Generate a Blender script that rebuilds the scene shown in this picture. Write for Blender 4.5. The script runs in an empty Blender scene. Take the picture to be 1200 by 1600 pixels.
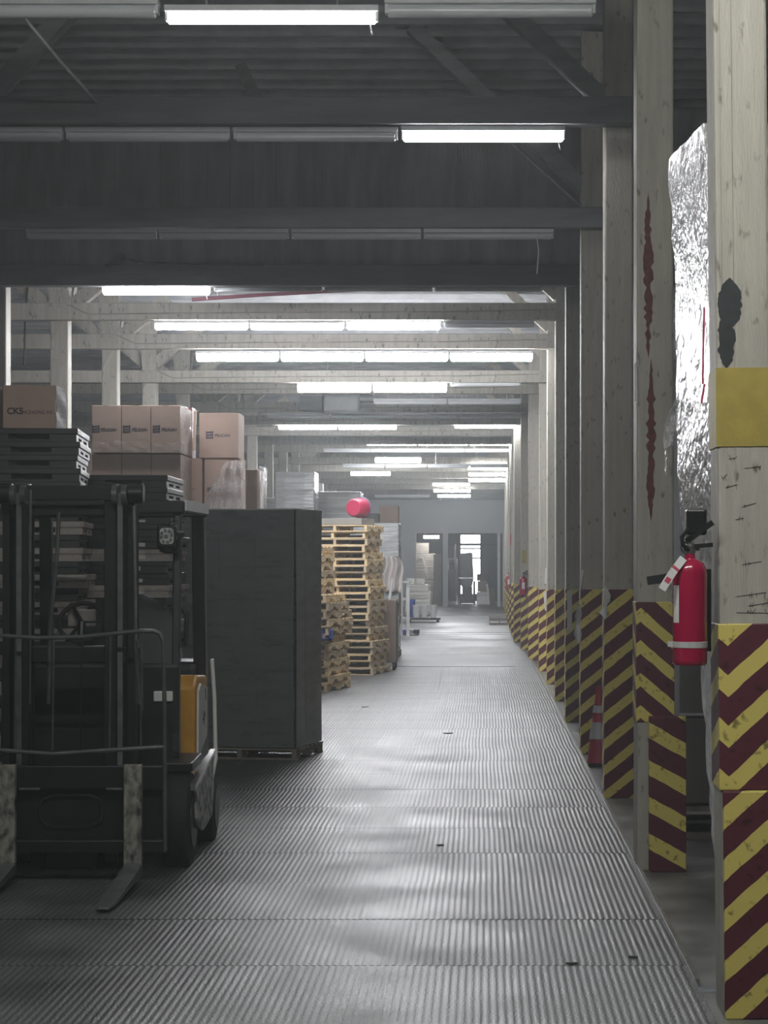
import bpy, math, random
from mathutils import Vector, Matrix
random.seed(7)
R = math.radians
sc = bpy.context.scene
COL = sc.collection

# ------------------------------------------------------------------ camera, world, exposure
F, CX, CY, H = 3560.0, 752.0, 876.0, 1.7
cd = bpy.data.cameras.new('camera')
cam = bpy.data.objects.new('camera', cd); COL.objects.link(cam)
cam.location = (0, 0, H); cam.rotation_euler = (R(90), 0, 0)
cd.sensor_width = 36; cd.lens = F/1600*36
cd.shift_x = -(CX-600)/1600; cd.shift_y = (CY-800)/1600
cd.clip_end = 300
sc.camera = cam
sc.view_settings.view_transform = 'Standard'
sc.view_settings.look = 'None'
sc.view_settings.gamma = 1
sc.view_settings.use_curve_mapping = False
sc.view_settings.exposure = 1.3
sc.cycles.use_denoising = True
sc.cycles.max_bounces = 8
sc.cycles.diffuse_bounces = 5
sc.cycles.sample_clamp_indirect = 8
sc.cycles.caustics_reflective = False
sc.cycles.caustics_refractive = False
TUBE = 48.0            # emission of the lit lamp tubes beyond the boarded wall
MID_TUBE = 19.0        # the two single lamps on this side of it
NEAR_TUBE = 75.0       # lamps of the rows over and behind the camera
HAZE = .0042
wd = bpy.data.worlds.new('world'); sc.world = wd; wd.use_nodes = True
wd.node_tree.nodes['Background'].inputs[0].default_value = (.72, .8, 1, 1)
wd.node_tree.nodes['Background'].inputs[1].default_value = 3.0

# ------------------------------------------------------------------ helpers
def W(px, py, d): return Vector(((px-CX)*d/F, d, H-(py-CY)*d/F))
def PX(px, d): return (px-CX)*d/F
def PZ(py, d): return H-(py-CY)*d/F
ORD = ['first','second','third','fourth','fifth','sixth','seventh','eighth','ninth','tenth','eleventh','twelfth',
       'thirteenth','fourteenth','fifteenth','sixteenth','seventeenth','eighteenth','nineteenth','twentieth',
       'twenty-first','twenty-second','twenty-third','twenty-fourth','twenty-fifth','twenty-sixth','twenty-seventh',
       'twenty-eighth','twenty-ninth','thirtieth','thirty-first','thirty-second']

class MB:
    def __init__(s): s.v = []; s.f = []
    def add(s, vs, fs):
        n = len(s.v); s.v += [Vector(v) for v in vs]; s.f += [tuple(i+n for i in f) for f in fs]; return s
    def box(s, x0, x1, y0, y1, z0, z1):
        return s.add([(x0,y0,z0),(x1,y0,z0),(x1,y1,z0),(x0,y1,z0),(x0,y0,z1),(x1,y0,z1),(x1,y1,z1),(x0,y1,z1)],
                     [(3,2,1,0),(4,5,6,7),(0,1,5,4),(1,2,6,5),(2,3,7,6),(3,0,4,7)])
    def bar(s, a, b, w, h, up=(0,0,1)):
        a = Vector(a); b = Vector(b); t = (b-a).normalized(); u = Vector(up)
        if abs(t.dot(u)) > .99: u = Vector((0,1,0))
        r = t.cross(u).normalized()*(w/2); u = r.cross(t).normalized()*(h/2)
        return s.add([a-r-u, a+r-u, a+r+u, a-r+u, b-r-u, b+r-u, b+r+u, b-r+u],
                     [(0,1,2,3),(7,6,5,4),(4,5,1,0),(5,6,2,1),(6,7,3,2),(7,4,0,3)])
    def cyl(s, a, b, r0, r1=None, n=16):
        return s.tube([a, b], [r0, r0 if r1 is None else r1], n)
    def tube(s, pts, r, n=10):
        pts = [Vector(p) for p in pts]; rs = r if isinstance(r, (list, tuple)) else [r]*len(pts)
        base = len(s.v); pr = None
        for i, p in enumerate(pts):
            t = (pts[min(i+1, len(pts)-1)]-pts[max(i-1, 0)]).normalized()
            if pr is None:
                pr = t.orthogonal().normalized()
            pr = (pr - t*pr.dot(t)).normalized(); q = t.cross(pr)
            for k in range(n):
                a = 2*math.pi*k/n; s.v.append(p+(pr*math.cos(a)+q*math.sin(a))*rs[i])
        for i in range(len(pts)-1):
            for k in range(n):
                s.f.append((base+i*n+k, base+i*n+(k+1)%n, base+(i+1)*n+(k+1)%n, base+(i+1)*n+k))
        s.f.append(tuple(base+k for k in reversed(range(n))))
        s.f.append(tuple(base+(len(pts)-1)*n+k for k in range(n)))
        return s
    def lathe(s, c, prof, n=24):
        c = Vector(c); base = len(s.v)
        for (r, z) in prof:
            for k in range(n):
                a = 2*math.pi*k/n; s.v.append(c+Vector((r*math.cos(a), r*math.sin(a), z)))
        for i in range(len(prof)-1):
            for k in range(n):
                s.f.append((base+i*n+k, base+i*n+(k+1)%n, base+(i+1)*n+(k+1)%n, base+(i+1)*n+k))
        s.f.append(tuple(base+k for k in reversed(range(n))))
        s.f.append(tuple(base+(len(prof)-1)*n+k for k in range(n)))
        return s
    def torus(s, c, R0, r, M=None, n=28, m=8):
        M = M or Matrix.Identity(3); c = Vector(c); base = len(s.v)
        for i in range(n):
            a = 2*math.pi*i/n
            for j in range(m):
                b = 2*math.pi*j/m
                s.v.append(c+M@Vector(((R0+r*math.cos(b))*math.cos(a), (R0+r*math.cos(b))*math.sin(a), r*math.sin(b))))
        for i in range(n):
            for j in range(m):
                s.f.append((base+i*m+j, base+((i+1)%n)*m+j, base+((i+1)%n)*m+(j+1)%m, base+i*m+(j+1)%m))
        return s
    def prism(s, poly, axis, a, b):
        """poly: 2d outline, pushed out along axis ('x': poly is (y,z); 'y': (x,z); 'z': (x,y))"""
        def P(p, t): return {'x': (t, p[0], p[1]), 'y': (p[0], t, p[1]), 'z': (p[0], p[1], t)}[axis]
        n = len(poly)
        return s.add([P(p, a) for p in poly]+[P(p, b) for p in poly],
                     [tuple(reversed(range(n))), tuple(range(n, 2*n))]+[(i, (i+1)%n, n+(i+1)%n, n+i) for i in range(n)])
    def loft(s, rings):
        base = len(s.v); n = len(rings[0])
        for r in rings: s.v += [Vector(p) for p in r]
        for i in range(len(rings)-1):
            for k in range(n):
                s.f.append((base+i*n+k, base+i*n+(k+1)%n, base+(i+1)*n+(k+1)%n, base+(i+1)*n+k))
        s.f.append(tuple(base+k for k in reversed(range(n))))
        s.f.append(tuple(base+(len(rings)-1)*n+k for k in range(n)))
        return s
    def grid(s, fn, nu, nv):
        base = len(s.v)
        for i in range(nu+1):
            for j in range(nv+1): s.v.append(Vector(fn(i/nu, j/nv)))
        for i in range(nu):
            for j in range(nv):
                a = base+i*(nv+1)+j; s.f.append((a, a+nv+1, a+nv+2, a+1))
        return s

OFF = {}
def build(name, mb, m, parent=None, smooth=False, bevel=0, world=True, loc=None):
    """one mesh object; vertices in world coordinates unless world=False (then in the parent's own frame)"""
    off = Vector((0,0,0))
    if parent is not None and world: off = OFF.get(parent.name, Vector((0,0,0)))
    if loc is not None: off = Vector(loc)
    me = bpy.data.meshes.new(name)
    me.from_pydata([tuple(v-off) for v in mb.v], [], mb.f); me.validate(); me.update()
    if smooth:
        for p in me.polygons: p.use_smooth = True
        me.set_sharp_from_angle(angle=R(40))
    o = bpy.data.objects.new(name, me); COL.objects.link(o)
    if isinstance(m, (list, tuple)):
        for q in m: me.materials.append(q)
    else: me.materials.append(m)
    if parent is not None: o.parent = parent; OFF[o.name] = OFF.get(parent.name, Vector((0,0,0)))
    elif loc is not None: o.location = off; OFF[o.name] = off
    if bevel:
        b = o.modifiers.new('bevel', 'BEVEL'); b.width = bevel; b.segments = 2; b.limit_method = 'ANGLE'
    return o
def tag(o, label, cat, group=None):
    o['label'] = label; o['category'] = cat
    if group: o['group'] = group
    return o
def thing(name, label, cat, loc=(0,0,0), rot=0, group=None):
    o = bpy.data.objects.new(name, None); COL.objects.link(o)
    o.empty_display_size = .1
    o.location = loc; o.rotation_euler = (0,0,rot); OFF[o.name] = Vector(loc)
    return tag(o, label, cat, group)
def struct(name, mb, m, parent=None, smooth=False, bevel=0):
    o = build(name, mb, m, parent, smooth, bevel); o['kind'] = 'structure'; return o
KIDS = {}
def copy_thing(root, loc, rot, label, group=None):
    c = root.copy(); COL.objects.link(c); c.location = loc; c.rotation_euler = (0,0,rot)
    c['label'] = label
    if group: c['group'] = group
    for ch in list(root.children):
        d = ch.copy(); COL.objects.link(d); d.parent = c
        for g in list(ch.children):
            e = g.copy(); COL.objects.link(e); e.parent = d
    return c
def text_mb(txt, size, bold=False):
    cu = bpy.data.curves.new('t', 'FONT'); cu.body = txt; cu.size = size; cu.extrude = .0008
    if bold: cu.offset = size*.03
    o = bpy.data.objects.new('t', cu); COL.objects.link(o)
    dg = bpy.context.evaluated_depsgraph_get(); me = bpy.data.meshes.new_from_object(o.evaluated_get(dg))
    mb = MB(); mb.v = [v.co.copy() for v in me.vertices]; mb.f = [tuple(p.vertices) for p in me.polygons]
    bpy.data.objects.remove(o); bpy.data.curves.remove(cu); bpy.data.meshes.remove(me)
    return mb
def place(mb, origin, xdir=(1,0,0), ydir=(0,0,1)):
    x = Vector(xdir).normalized(); y = Vector(ydir).normalized(); z = x.cross(y); o = Vector(origin)
    mb.v = [o+x*v.x+y*v.y+z*v.z for v in mb.v]; return mb

# ------------------------------------------------------------------ materials
def mat(name, col, rough=.6, metal=0., nscale=8., namt=.15, bump=0., bscale=None, stretch=(1,1,1), spec=.5, alpha=1., coat=0., col2=None, thr=.5, soft=.15, rvar=0.):
    m = bpy.data.materials.new(name); m.use_nodes = True
    nt = m.node_tree; N = nt.nodes; L = nt.links; b = N['Principled BSDF']
    b.inputs['Roughness'].default_value = rough; b.inputs['Metallic'].default_value = metal
    b.inputs['Specular IOR Level'].default_value = spec; b.inputs['Alpha'].default_value = alpha
    b.inputs['Coat Weight'].default_value = coat
    tc = N.new('ShaderNodeTexCoord'); mp = N.new('ShaderNodeMapping'); mp.inputs['Scale'].default_value = stretch
    L.new(tc.outputs['Object'], mp.inputs[0])
    no = N.new('ShaderNodeTexNoise'); no.inputs['Scale'].default_value = nscale; no.inputs['Detail'].default_value = 6
    L.new(mp.outputs[0], no.inputs['Vector'])
    rp = N.new('ShaderNodeValToRGB'); c = Vector(col)
    if col2 is None:
        rp.color_ramp.elements[0].position = .3; rp.color_ramp.elements[1].position = .7
        rp.color_ramp.elements[0].color = (*[max(0, k*(1-namt)) for k in c], 1)
        rp.color_ramp.elements[1].color = (*[min(1, k*(1+namt)) for k in c], 1)
    else:
        rp.color_ramp.elements[0].position = thr-soft; rp.color_ramp.elements[1].position = thr+soft
        rp.color_ramp.elements[0].color = (*col, 1); rp.color_ramp.elements[1].color = (*col2, 1)
    L.new(no.outputs['Fac'], rp.inputs[0]); L.new(rp.outputs[0], b.inputs['Base Color'])
    if rvar:
        mr = N.new('ShaderNodeMapRange'); mr.inputs[1].default_value = .3; mr.inputs[2].default_value = .7
        mr.inputs[3].default_value = rough-rvar; mr.inputs[4].default_value = rough+rvar
        L.new(no.outputs['Fac'], mr.inputs[0]); L.new(mr.outputs[0], b.inputs['Roughness'])
    if bump:
        n2 = N.new('ShaderNodeTexNoise'); n2.inputs['Scale'].default_value = bscale or nscale*4; n2.inputs['Detail'].default_value = 4
        L.new(mp.outputs[0], n2.inputs['Vector'])
        bp = N.new('ShaderNodeBump'); bp.inputs['Strength'].default_value = bump; bp.inputs['Distance'].default_value = .02
        L.new(n2.outputs['Fac'], bp.inputs['Height']); L.new(bp.outputs[0], b.inputs['Normal'])
    return m
def emit(name, col, s):
    m = bpy.data.materials.new(name); m.use_nodes = True; nt = m.node_tree
    nt.nodes.remove(nt.nodes['Principled BSDF']); e = nt.nodes.new('ShaderNodeEmission')
    e.inputs[0].default_value = (*col, 1); e.inputs[1].default_value = s
    nt.links.new(e.outputs[0], nt.nodes['Material Output'].inputs[0]); return m
def film(name, tint=(.9,.9,.92), rough=.12, bump=.7, bscale=14, stretch=(1,1,3), clear=.55):
    """stretch film: part clear, part glossy with wrinkles"""
    m = bpy.data.materials.new(name); m.use_nodes = True; nt = m.node_tree; N = nt.nodes; L = nt.links
    b = N['Principled BSDF']; b.inputs['Base Color'].default_value = (*tint, 1); b.inputs['Roughness'].default_value = rough
    tr = N.new('ShaderNodeBsdfTransparent'); mx = N.new('ShaderNodeMixShader')
    tc = N.new('ShaderNodeTexCoord'); mp = N.new('ShaderNodeMapping'); mp.inputs['Scale'].default_value = stretch
    no = N.new('ShaderNodeTexNoise'); no.inputs['Scale'].default_value = bscale; no.inputs['Detail'].default_value = 5; no.inputs['Distortion'].default_value = 1.2
    L.new(tc.outputs['Object'], mp.inputs[0]); L.new(mp.outputs[0], no.inputs['Vector'])
    bp = N.new('ShaderNodeBump'); bp.inputs['Strength'].default_value = bump; bp.inputs['Distance'].default_value = .02
    L.new(no.outputs['Fac'], bp.inputs['Height']); L.new(bp.outputs[0], b.inputs['Normal'])
    mr = N.new('ShaderNodeMapRange'); mr.inputs[1].default_value = .35; mr.inputs[2].default_value = .65
    mr.inputs[3].default_value = min(.98, clear+.2); mr.inputs[4].default_value = max(0, clear-.14)
    L.new(no.outputs['Fac'], mr.inputs[0]); L.new(mr.outputs[0], mx.inputs[0])
    L.new(b.outputs[0], mx.inputs[1]); L.new(tr.outputs[0], mx.inputs[2])
    L.new(mx.outputs[0], N['Material Output'].inputs[0]); return m
def stripes(name, pitch=.19, k=.85, x0=0., ky=-.85, chev=1, duty=.44, phase=0.):
    """maroon with yellow bands: bands where frac((z - chev*k*|x-x0| - ky*y)/pitch) < duty"""
    m = bpy.data.materials.new(name); m.use_nodes = True; nt = m.node_tree; N = nt.nodes; L = nt.links
    b = N['Principled BSDF']; b.inputs['Roughness'].default_value = .55
    tc = N.new('ShaderNodeTexCoord'); sp = N.new('ShaderNodeSeparateXYZ'); L.new(tc.outputs['Object'], sp.inputs[0])
    def M(op, a, c=None):
        n = N.new('ShaderNodeMath'); n.operation = op
        for i, q in enumerate((a, c)):
            if q is None: continue
            if isinstance(q, (int, float)): n.inputs[i].default_value = q
            else: L.new(q, n.inputs[i])
        return n.outputs[0]
    no = N.new('ShaderNodeTexNoise'); no.inputs['Scale'].default_value = 9; no.inputs['Detail'].default_value = 8; L.new(tc.outputs['Object'], no.inputs['Vector'])
    x = M('ABSOLUTE', M('SUBTRACT', sp.outputs[0], x0)) if x0 else sp.outputs[0]
    v = M('SUBTRACT', sp.outputs[2], M('MULTIPLY', x, k*chev))
    v = M('SUBTRACT', v, M('MULTIPLY', sp.outputs[1], ky))
    v = M('ADD', v, M('MULTIPLY', no.outputs['Fac'], .02))
    fr = M('FRACT', M('ADD', M('DIVIDE', v, pitch), phase+100))
    yl = M('LESS_THAN', fr, duty)
    mx = N.new('ShaderNodeMix'); mx.data_type = 'RGBA'
    mx.inputs['A'].default_value = (.105, .018, .032, 1); mx.inputs['B'].default_value = (.72, .6, .16, 1); L.new(yl, mx.inputs[0])
    n2 = N.new('ShaderNodeTexNoise'); n2.inputs['Scale'].default_value = 26; n2.inputs['Detail'].default_value = 8; L.new(tc.outputs['Object'], n2.inputs['Vector'])
    rp = N.new('ShaderNodeValToRGB'); rp.color_ramp.elements[0].position = .30; rp.color_ramp.elements[1].position = .42
    rp.color_ramp.elements[0].color = (.35,.33,.3,1); rp.color_ramp.elements[1].color = (1,1,1,1); L.new(n2.outputs['Fac'], rp.inputs[0])
    mu = N.new('ShaderNodeMix'); mu.data_type = 'RGBA'; mu.blend_type = 'MULTIPLY'; mu.inputs[0].default_value = 1
    L.new(mx.outputs['Result'], mu.inputs['A']); L.new(rp.outputs[0], mu.inputs['B']); L.new(mu.outputs['Result'], b.inputs['Base Color'])
    return m
def column_paint(name, col):
    """cream paint over timber, with grain streaks and dark scuffs lower down"""
    m = mat(name, col, .6, 0, 3, .14, .25, 30, (6, 6, .6))
    nt = m.node_tree; N = nt.nodes; L = nt.links; b = N['Principled BSDF']
    src = b.inputs['Base Color'].links[0].from_socket
    tc = N.new('ShaderNodeTexCoord'); no = N.new('ShaderNodeTexNoise'); no.inputs['Scale'].default_value = 11; no.inputs['Detail'].default_value = 9
    mp = N.new('ShaderNodeMapping'); mp.inputs['Scale'].default_value = (2.2, 2.2, .9); L.new(tc.outputs['Object'], mp.inputs[0]); L.new(mp.outputs[0], no.inputs['Vector'])
    rp = N.new('ShaderNodeValToRGB'); rp.color_ramp.elements[0].position = .3; rp.color_ramp.elements[1].position = .4
    rp.color_ramp.elements[0].color = (.42,.38,.33,1); rp.color_ramp.elements[1].color = (1,1,1,1); L.new(no.outputs['Fac'], rp.inputs[0])
    mu = N.new('ShaderNodeMix'); mu.data_type = 'RGBA'; mu.blend_type = 'MULTIPLY'; mu.inputs[0].default_value = 1
    L.new(src, mu.inputs['A']); L.new(rp.outputs[0], mu.inputs['B']); L.new(mu.outputs['Result'], b.inputs['Base Color'])
    return m

M = {}
M['mat'] = mat('ribbed_deck', (.12,.123,.125), .42, .2, 1.6, .5, .35, 90, rvar=.1)
M['plate'] = mat('smooth_deck', (.085,.09,.093), .45, 0, .8, .3, .08, 30, (1,.4,1), rvar=.08, spec=.35)
M['slab'] = mat('worn_concrete', (.2,.2,.19), .36, 0, 2.2, .35, .1, 20, rvar=.1)
M['dark'] = mat('dark_gap', (.012,.012,.013), .8)
M['cream'] = column_paint('cream_painted_timber', (.42,.395,.34))
M['cream2'] = column_paint('cream_beam_paint', (.4,.375,.325))
M['roofwood'] = mat('grey_roof_boards', (.2,.205,.215), .8, 0, 3, .25, .2, 20, (1,5,1))
M['joist'] = mat('grey_joists', (.3,.305,.315), .8, 0, 3, .2, .2, 20)
M['hdr'] = mat('grey_header_boards', (.4,.405,.42), .75, 0, 2, .22, .2, 20, (3,3,.4))
M['beamgrey'] = mat('grey_painted_beam', (.22,.23,.235), .7, 0, 3, .2, .2, 20, (.5,3,3))
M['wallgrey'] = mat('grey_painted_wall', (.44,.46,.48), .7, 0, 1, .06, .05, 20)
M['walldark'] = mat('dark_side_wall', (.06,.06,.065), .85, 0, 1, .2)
M['tube'] = emit('lit_lamp_tube', (.95,.97,1), TUBE)
M['tube_mid'] = emit('lit_lamp_tube_weak', (.97,.97,1), MID_TUBE)
M['tube_near'] = emit('lit_lamp_tube_near', (.98,1,.95), NEAR_TUBE)
M['tube_off'] = mat('unlit_lamp_tube', (.62,.64,.66), .25, 0, 4, .05)
M['batten'] = mat('white_lamp_housing', (.55,.56,.57), .4, 0, 6, .08)
M['black'] = mat('black_machine_paint', (.007,.0085,.0085), .4, 0, 10, .4, .05, 60)
M['dkgreen'] = mat('dark_green_machine_paint', (.014,.019,.0175), .4, 0, 8, .25)
M['rubber'] = mat('black_rubber', (.012,.012,.012), .75, 0, 20, .3, .2, 60)
M['steel'] = mat('bare_steel', (.45,.45,.45), .3, .9, 14, .25)
M['hose'] = mat('grey_hose', (.1,.108,.105), .35, .3, 14, .25)
M['worn'] = mat('worn_fork_paint', (.03,.032,.033), .5, .2, 14, 0, .15, 40, (1.6,1,1), col2=(.36,.345,.3), thr=.47, soft=.13)
M['forkdark'] = mat('dark_fork_steel', (.17,.175,.18), .38, .5, 10, .3)
M['yellow'] = mat('orange_yellow_body', (.62,.31,.035), .4, 0, 7, .18)
M['scuff'] = mat('scuffed_side_panel', (.08,.08,.08), .45, .2, 16, 0, .2, 40, col2=(.5,.5,.47), thr=.5, soft=.08)
M['whitep'] = mat('white_paint', (.75,.75,.73), .4, 0, 10, .08)
M['seat'] = mat('black_vinyl', (.011,.011,.014), .5, 0, 20, .2, .1, 80)
M['lens'] = mat('lamp_lens', (.75,.77,.76), .15, .3, 40, .4)
M['bplastic'] = mat('black_plastic', (.014,.0145,.016), .42, 0, 10, .3)
M['gplastic'] = mat('weathered_grey_plastic', (.36,.32,.29), .6, 0, 10, .3)
M['card'] = mat('brown_cardboard', (.46,.335,.275), .75, 0, 5, .07, .05, 60)
M['card2'] = mat('dull_cardboard', (.2,.15,.125), .8, 0, 5, .1)
M['ink'] = mat('dark_print', (.035,.03,.04), .7)
M['ink2'] = mat('blue_grey_print', (.07,.065,.1), .7)
M['tape'] = mat('packing_tape', (.45,.34,.25), .25, 0, 8, .1)
M['film'] = film('clear_stretch_film', (.85,.85,.87), .12, .6, 9, (1,1,2.5), .9)
M['filmthick'] = film('cloudy_stretch_film', (.92,.92,.94), .1, .7, 22, (2,1,.7), .74)
M['foil'] = mat('wrinkled_white_wrap', (.85,.84,.88), .2, .25, 5, .3, 1., 11, (2.4,1.4,1.7))
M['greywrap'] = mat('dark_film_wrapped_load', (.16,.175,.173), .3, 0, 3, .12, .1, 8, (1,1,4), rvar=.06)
M['litfilm'] = mat('lit_side_film', (.33,.34,.34), .2, 0, 3, .12, .15, 7, (1,1,4), rvar=.06)  # paler wrap colour with the side's glare put into it
M['lightwrap'] = mat('pale_film_wrapped_load', (.42,.43,.43), .22, 0, 4, .18, .35, 6, (.7,.7,5), rvar=.08)
M['whitepack'] = mat('white_packed_bags', (.62,.61,.58), .5, 0, 5, .12, .3, 12, (1,1,5))
M['wood'] = mat('pale_pallet_wood', (.7,.53,.31), .75, 0, 4, .2, .15, 30, (1,1,4))
M['wood2'] = mat('weathered_pallet_wood', (.5,.39,.26), .8, 0, 4, .25, .15, 30, (1,1,4))
M['oldwood'] = mat('grey_pallet_wood', (.3,.27,.23), .85, 0, 4, .25)
M['red'] = mat('red_cylinder_paint', (.36,.006,.05), .22, 0, 6, .06, coat=.5)
M['pink'] = mat('red_pink_plastic', (.48,.025,.09), .4, 0, 6, .08)
M['purple'] = mat('dark_purple_rim', (.12,.08,.16), .5)
M['blue'] = mat('blue_plastic', (.02,.07,.36), .4, 0, 6, .15)
M['teal'] = mat('dark_teal_plastic', (.01,.035,.05), .45)
M['cone'] = mat('red_cone_plastic', (.36,.03,.06), .55, 0, 6, .12)
M['band'] = mat('grey_reflective_band', (.5,.5,.5), .35, 0, 8, .1)
M['pipe'] = mat('maroon_pipe_paint', (.16,.05,.075), .5)
M['conduit'] = mat('galvanised_conduit', (.5,.5,.5), .35, .6, 8, .1)
M['scrape'] = mat('red_brown_scrape', (.12,.03,.028), .7, 0, 30, .4)
M['spray'] = mat('black_spray_paint', (.018,.022,.024), .6, 0, 20, .3)
M['yband'] = mat('mustard_paint', (.36,.28,.055), .6, 0, 10, .14, .1, 60)
M['paper'] = mat('white_paper', (.7,.69,.68), .6, 0, 10, .05)
M['tagred'] = mat('red_print', (.55,.06,.12), .6)
M['cloth'] = mat('dusty_white_sheet', (.6,.55,.53), .6, 0, 4, .12, .3, 10)
M['greybox'] = mat('grey_carton', (.22,.21,.2), .6, 0, 4, .08)
M['olive'] = mat('olive_board', (.16,.15,.09), .7)
M['midgrey'] = mat('grey_machine_paint', (.15,.155,.16), .4, 0, 6, .15)
M['sky'] = emit('daylit_window', (.93,.96,1), 4.0)
ST_V = stripes('maroon_yellow_chevron_v', .193, .9, .03, -.3, 1, .44, .62)
ST_L = stripes('maroon_yellow_rising', .193, .88, 0, -.5, 1, .44, .35)
ST_P = stripes('maroon_yellow_chevron_peak', .18, .86, .02, .4, -1, .42, .2)
ST_D = stripes('maroon_yellow_falling', .205, .55, 0, .3, -1, .42, .08)
ST_R = stripes('maroon_yellow_rising_far', .19, .8, 0, -.5, 1, .42, .1)

# ------------------------------------------------------------------ the shell
XL, XR, YB, YW, YE = -11., 5.2, -4., 24.2, 84.
ZN, ZF = 6.6, 5.65                        # roof heights near and far
mb = MB()                                  # ribbed deck: strips across the aisle, ribs run down the aisle
y = 2.2; pitch = .031; n = int((.86+6.6)/pitch)
while y < 45:
    L_ = 1.23; sh = random.uniform(0, pitch); dz = random.uniform(-.0015, .0005)
    prof = []
    for i in range(n):
        x = -6.6+i*pitch+sh
        prof += [(x, -.0016), (x+.009, 0), (x+.016, 0), (x+.025, -.0016)]
    prof.append((.868, -.0016))
    b = len(mb.v); y1 = y+L_-.012; s = random.uniform(-.006, .006)
    for (x, z) in prof: mb.v += [Vector((x, y+s*x*.1, z+dz)), Vector((x, y1+s*x*.1, z+dz))]
    for i in range(len(prof)-1): mb.f.append((b+2*i, b+2*i+2, b+2*i+3, b+2*i+1))
    y += L_
YS = y
struct('floor', mb, M['mat'])
mb = MB()
mb.box(XL, .873, YB, YS, -.08, -.011)
struct('floor', mb, M['dark'])
mb = MB(); y = YS
for L_ in (1.5,2.2,.9,2.6,1.4,3.1,2.0,3.4,2.2,4.,2.4,3.2,5.,6.,6.2):
    mb.box(XL, .95, y+.02, min(y+L_, YE+14)-.01, -.08, random.uniform(-.004, 0)); y += L_
mb.box(XL, .95, y, YE+15, -.08, -.002)
struct('floor', mb, M['plate'])
mb = MB(); mb.box(-1.9, .55, 36.6, 41.2, -.006, .003)
struct('floor', mb, M['plate'])
mb = MB(); y = 9.25
for L_ in (3.2, 4., 5., 7., 9., 7.6):
    mb.box(.89, XR, y+.012, y+L_, -.1, -.03); y += L_
mb.box(.96, XR, y, YE+15, -.1, -.02)
struct('floor', mb, M['slab'])
mb = MB(); mb.box(.875, XR, YB, 9.23, -.12, -.045)
struct('floor', mb, M['slab'])
mb = MB(); mb.box(.868, .886, 9.25, 45, -.05, .003)
struct('trim_1', mb, M['steel'])

mb = MB(); mb.box(XL, XR, YB, YW+.1, ZN, ZN+.1)
struct('ceiling', mb, M['roofwood'])
mb = MB(); y = YB+.2
while y < YW: mb.box(XL, XR, y, y+.06, ZN-.16, ZN); y += .46
struct('ceiling', mb, M['joist'])
mb = MB(); mb.box(XL, XR, YW+.1, YE+14, ZF, ZF+.1)
struct('ceiling', mb, M['roofwood'])
mb = MB(); y = YW+.4
while y < YE: mb.box(XL, XR, y, y+.07, ZF-.2, ZF); y += .62
struct('ceiling', mb, M['joist'])
# boarded header wall across the hall
mb = MB(); x = XL
while x < XR:
    w = .245; mb.box(x+.003, min(x+w, XR), YW, YW+.035, 4.78, ZN); x += w
mb.box(XL, XR, YW+.036, YW+.06, 4.7, ZN)
struct('wall_header', mb, M['hdr'])
mb = MB(); mb.box(XL, XR, YW-.06, YW+.12, PZ(446, YW-.06), PZ(413, YW-.06))
mb.box(XL, XR, YW-.03, YW, 5.3, 5.42)
struct('wall_header', mb, M['beamgrey'], bevel=.01)
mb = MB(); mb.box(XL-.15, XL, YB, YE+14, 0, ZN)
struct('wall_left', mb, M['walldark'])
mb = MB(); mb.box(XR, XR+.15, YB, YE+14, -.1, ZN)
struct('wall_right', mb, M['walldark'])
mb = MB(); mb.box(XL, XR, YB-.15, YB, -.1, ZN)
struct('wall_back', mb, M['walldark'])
# end wall with two openings
o1a, o1b, o2a, o2b = PX(650, YE), PX(692, YE), PX(700, YE), PX(790, YE)
zt = PZ(833, YE)
mb = MB(); mb.box(XL, o1a, YE, YE+.3, -.05, ZF); mb.box(o2b, XR, YE, YE+.3, -.05, ZF)
mb.box(o1a, o2b, YE, YE+.3, zt, ZF); mb.box(o1b, o2a, YE, YE+.3, -.05, zt)
struct('wall_end', mb, M['wallgrey'])
mb = MB(); mb.box(XL, XR, YE-.25, YE, PZ(781, YE), PZ(781, YE)+.55)
struct('trim_2', mb, M['beamgrey'])
mb = MB(); mb.box(o2b-.1, o2b, YE-.06, YE+.35, 0, zt); mb.box(o2b-.3, o2b-.2, YE+.1, YE+.3, 0, zt)
struct('trim_3', mb, M['batten'])
# back room beyond the openings
YR = 96.
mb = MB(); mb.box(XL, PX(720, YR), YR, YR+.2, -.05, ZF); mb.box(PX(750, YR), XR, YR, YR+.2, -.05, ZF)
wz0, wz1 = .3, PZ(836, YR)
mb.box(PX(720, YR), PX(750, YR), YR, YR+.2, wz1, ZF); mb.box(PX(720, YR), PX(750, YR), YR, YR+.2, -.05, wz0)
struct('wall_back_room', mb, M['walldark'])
mb = MB(); mb.box(PX(720, YR), PX(750, YR), YR+.12, YR+.15, wz0, wz1)
wn = struct('window_1', mb, M['sky'])
mb = MB()
for yy in (850, 857, 872): mb.box(PX(720, YR), PX(750, YR), YR+.06, YR+.1, PZ(yy, YR)-.03, PZ(yy, YR)+.03)
struct('window_bars', mb, M['black'], wn)

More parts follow.
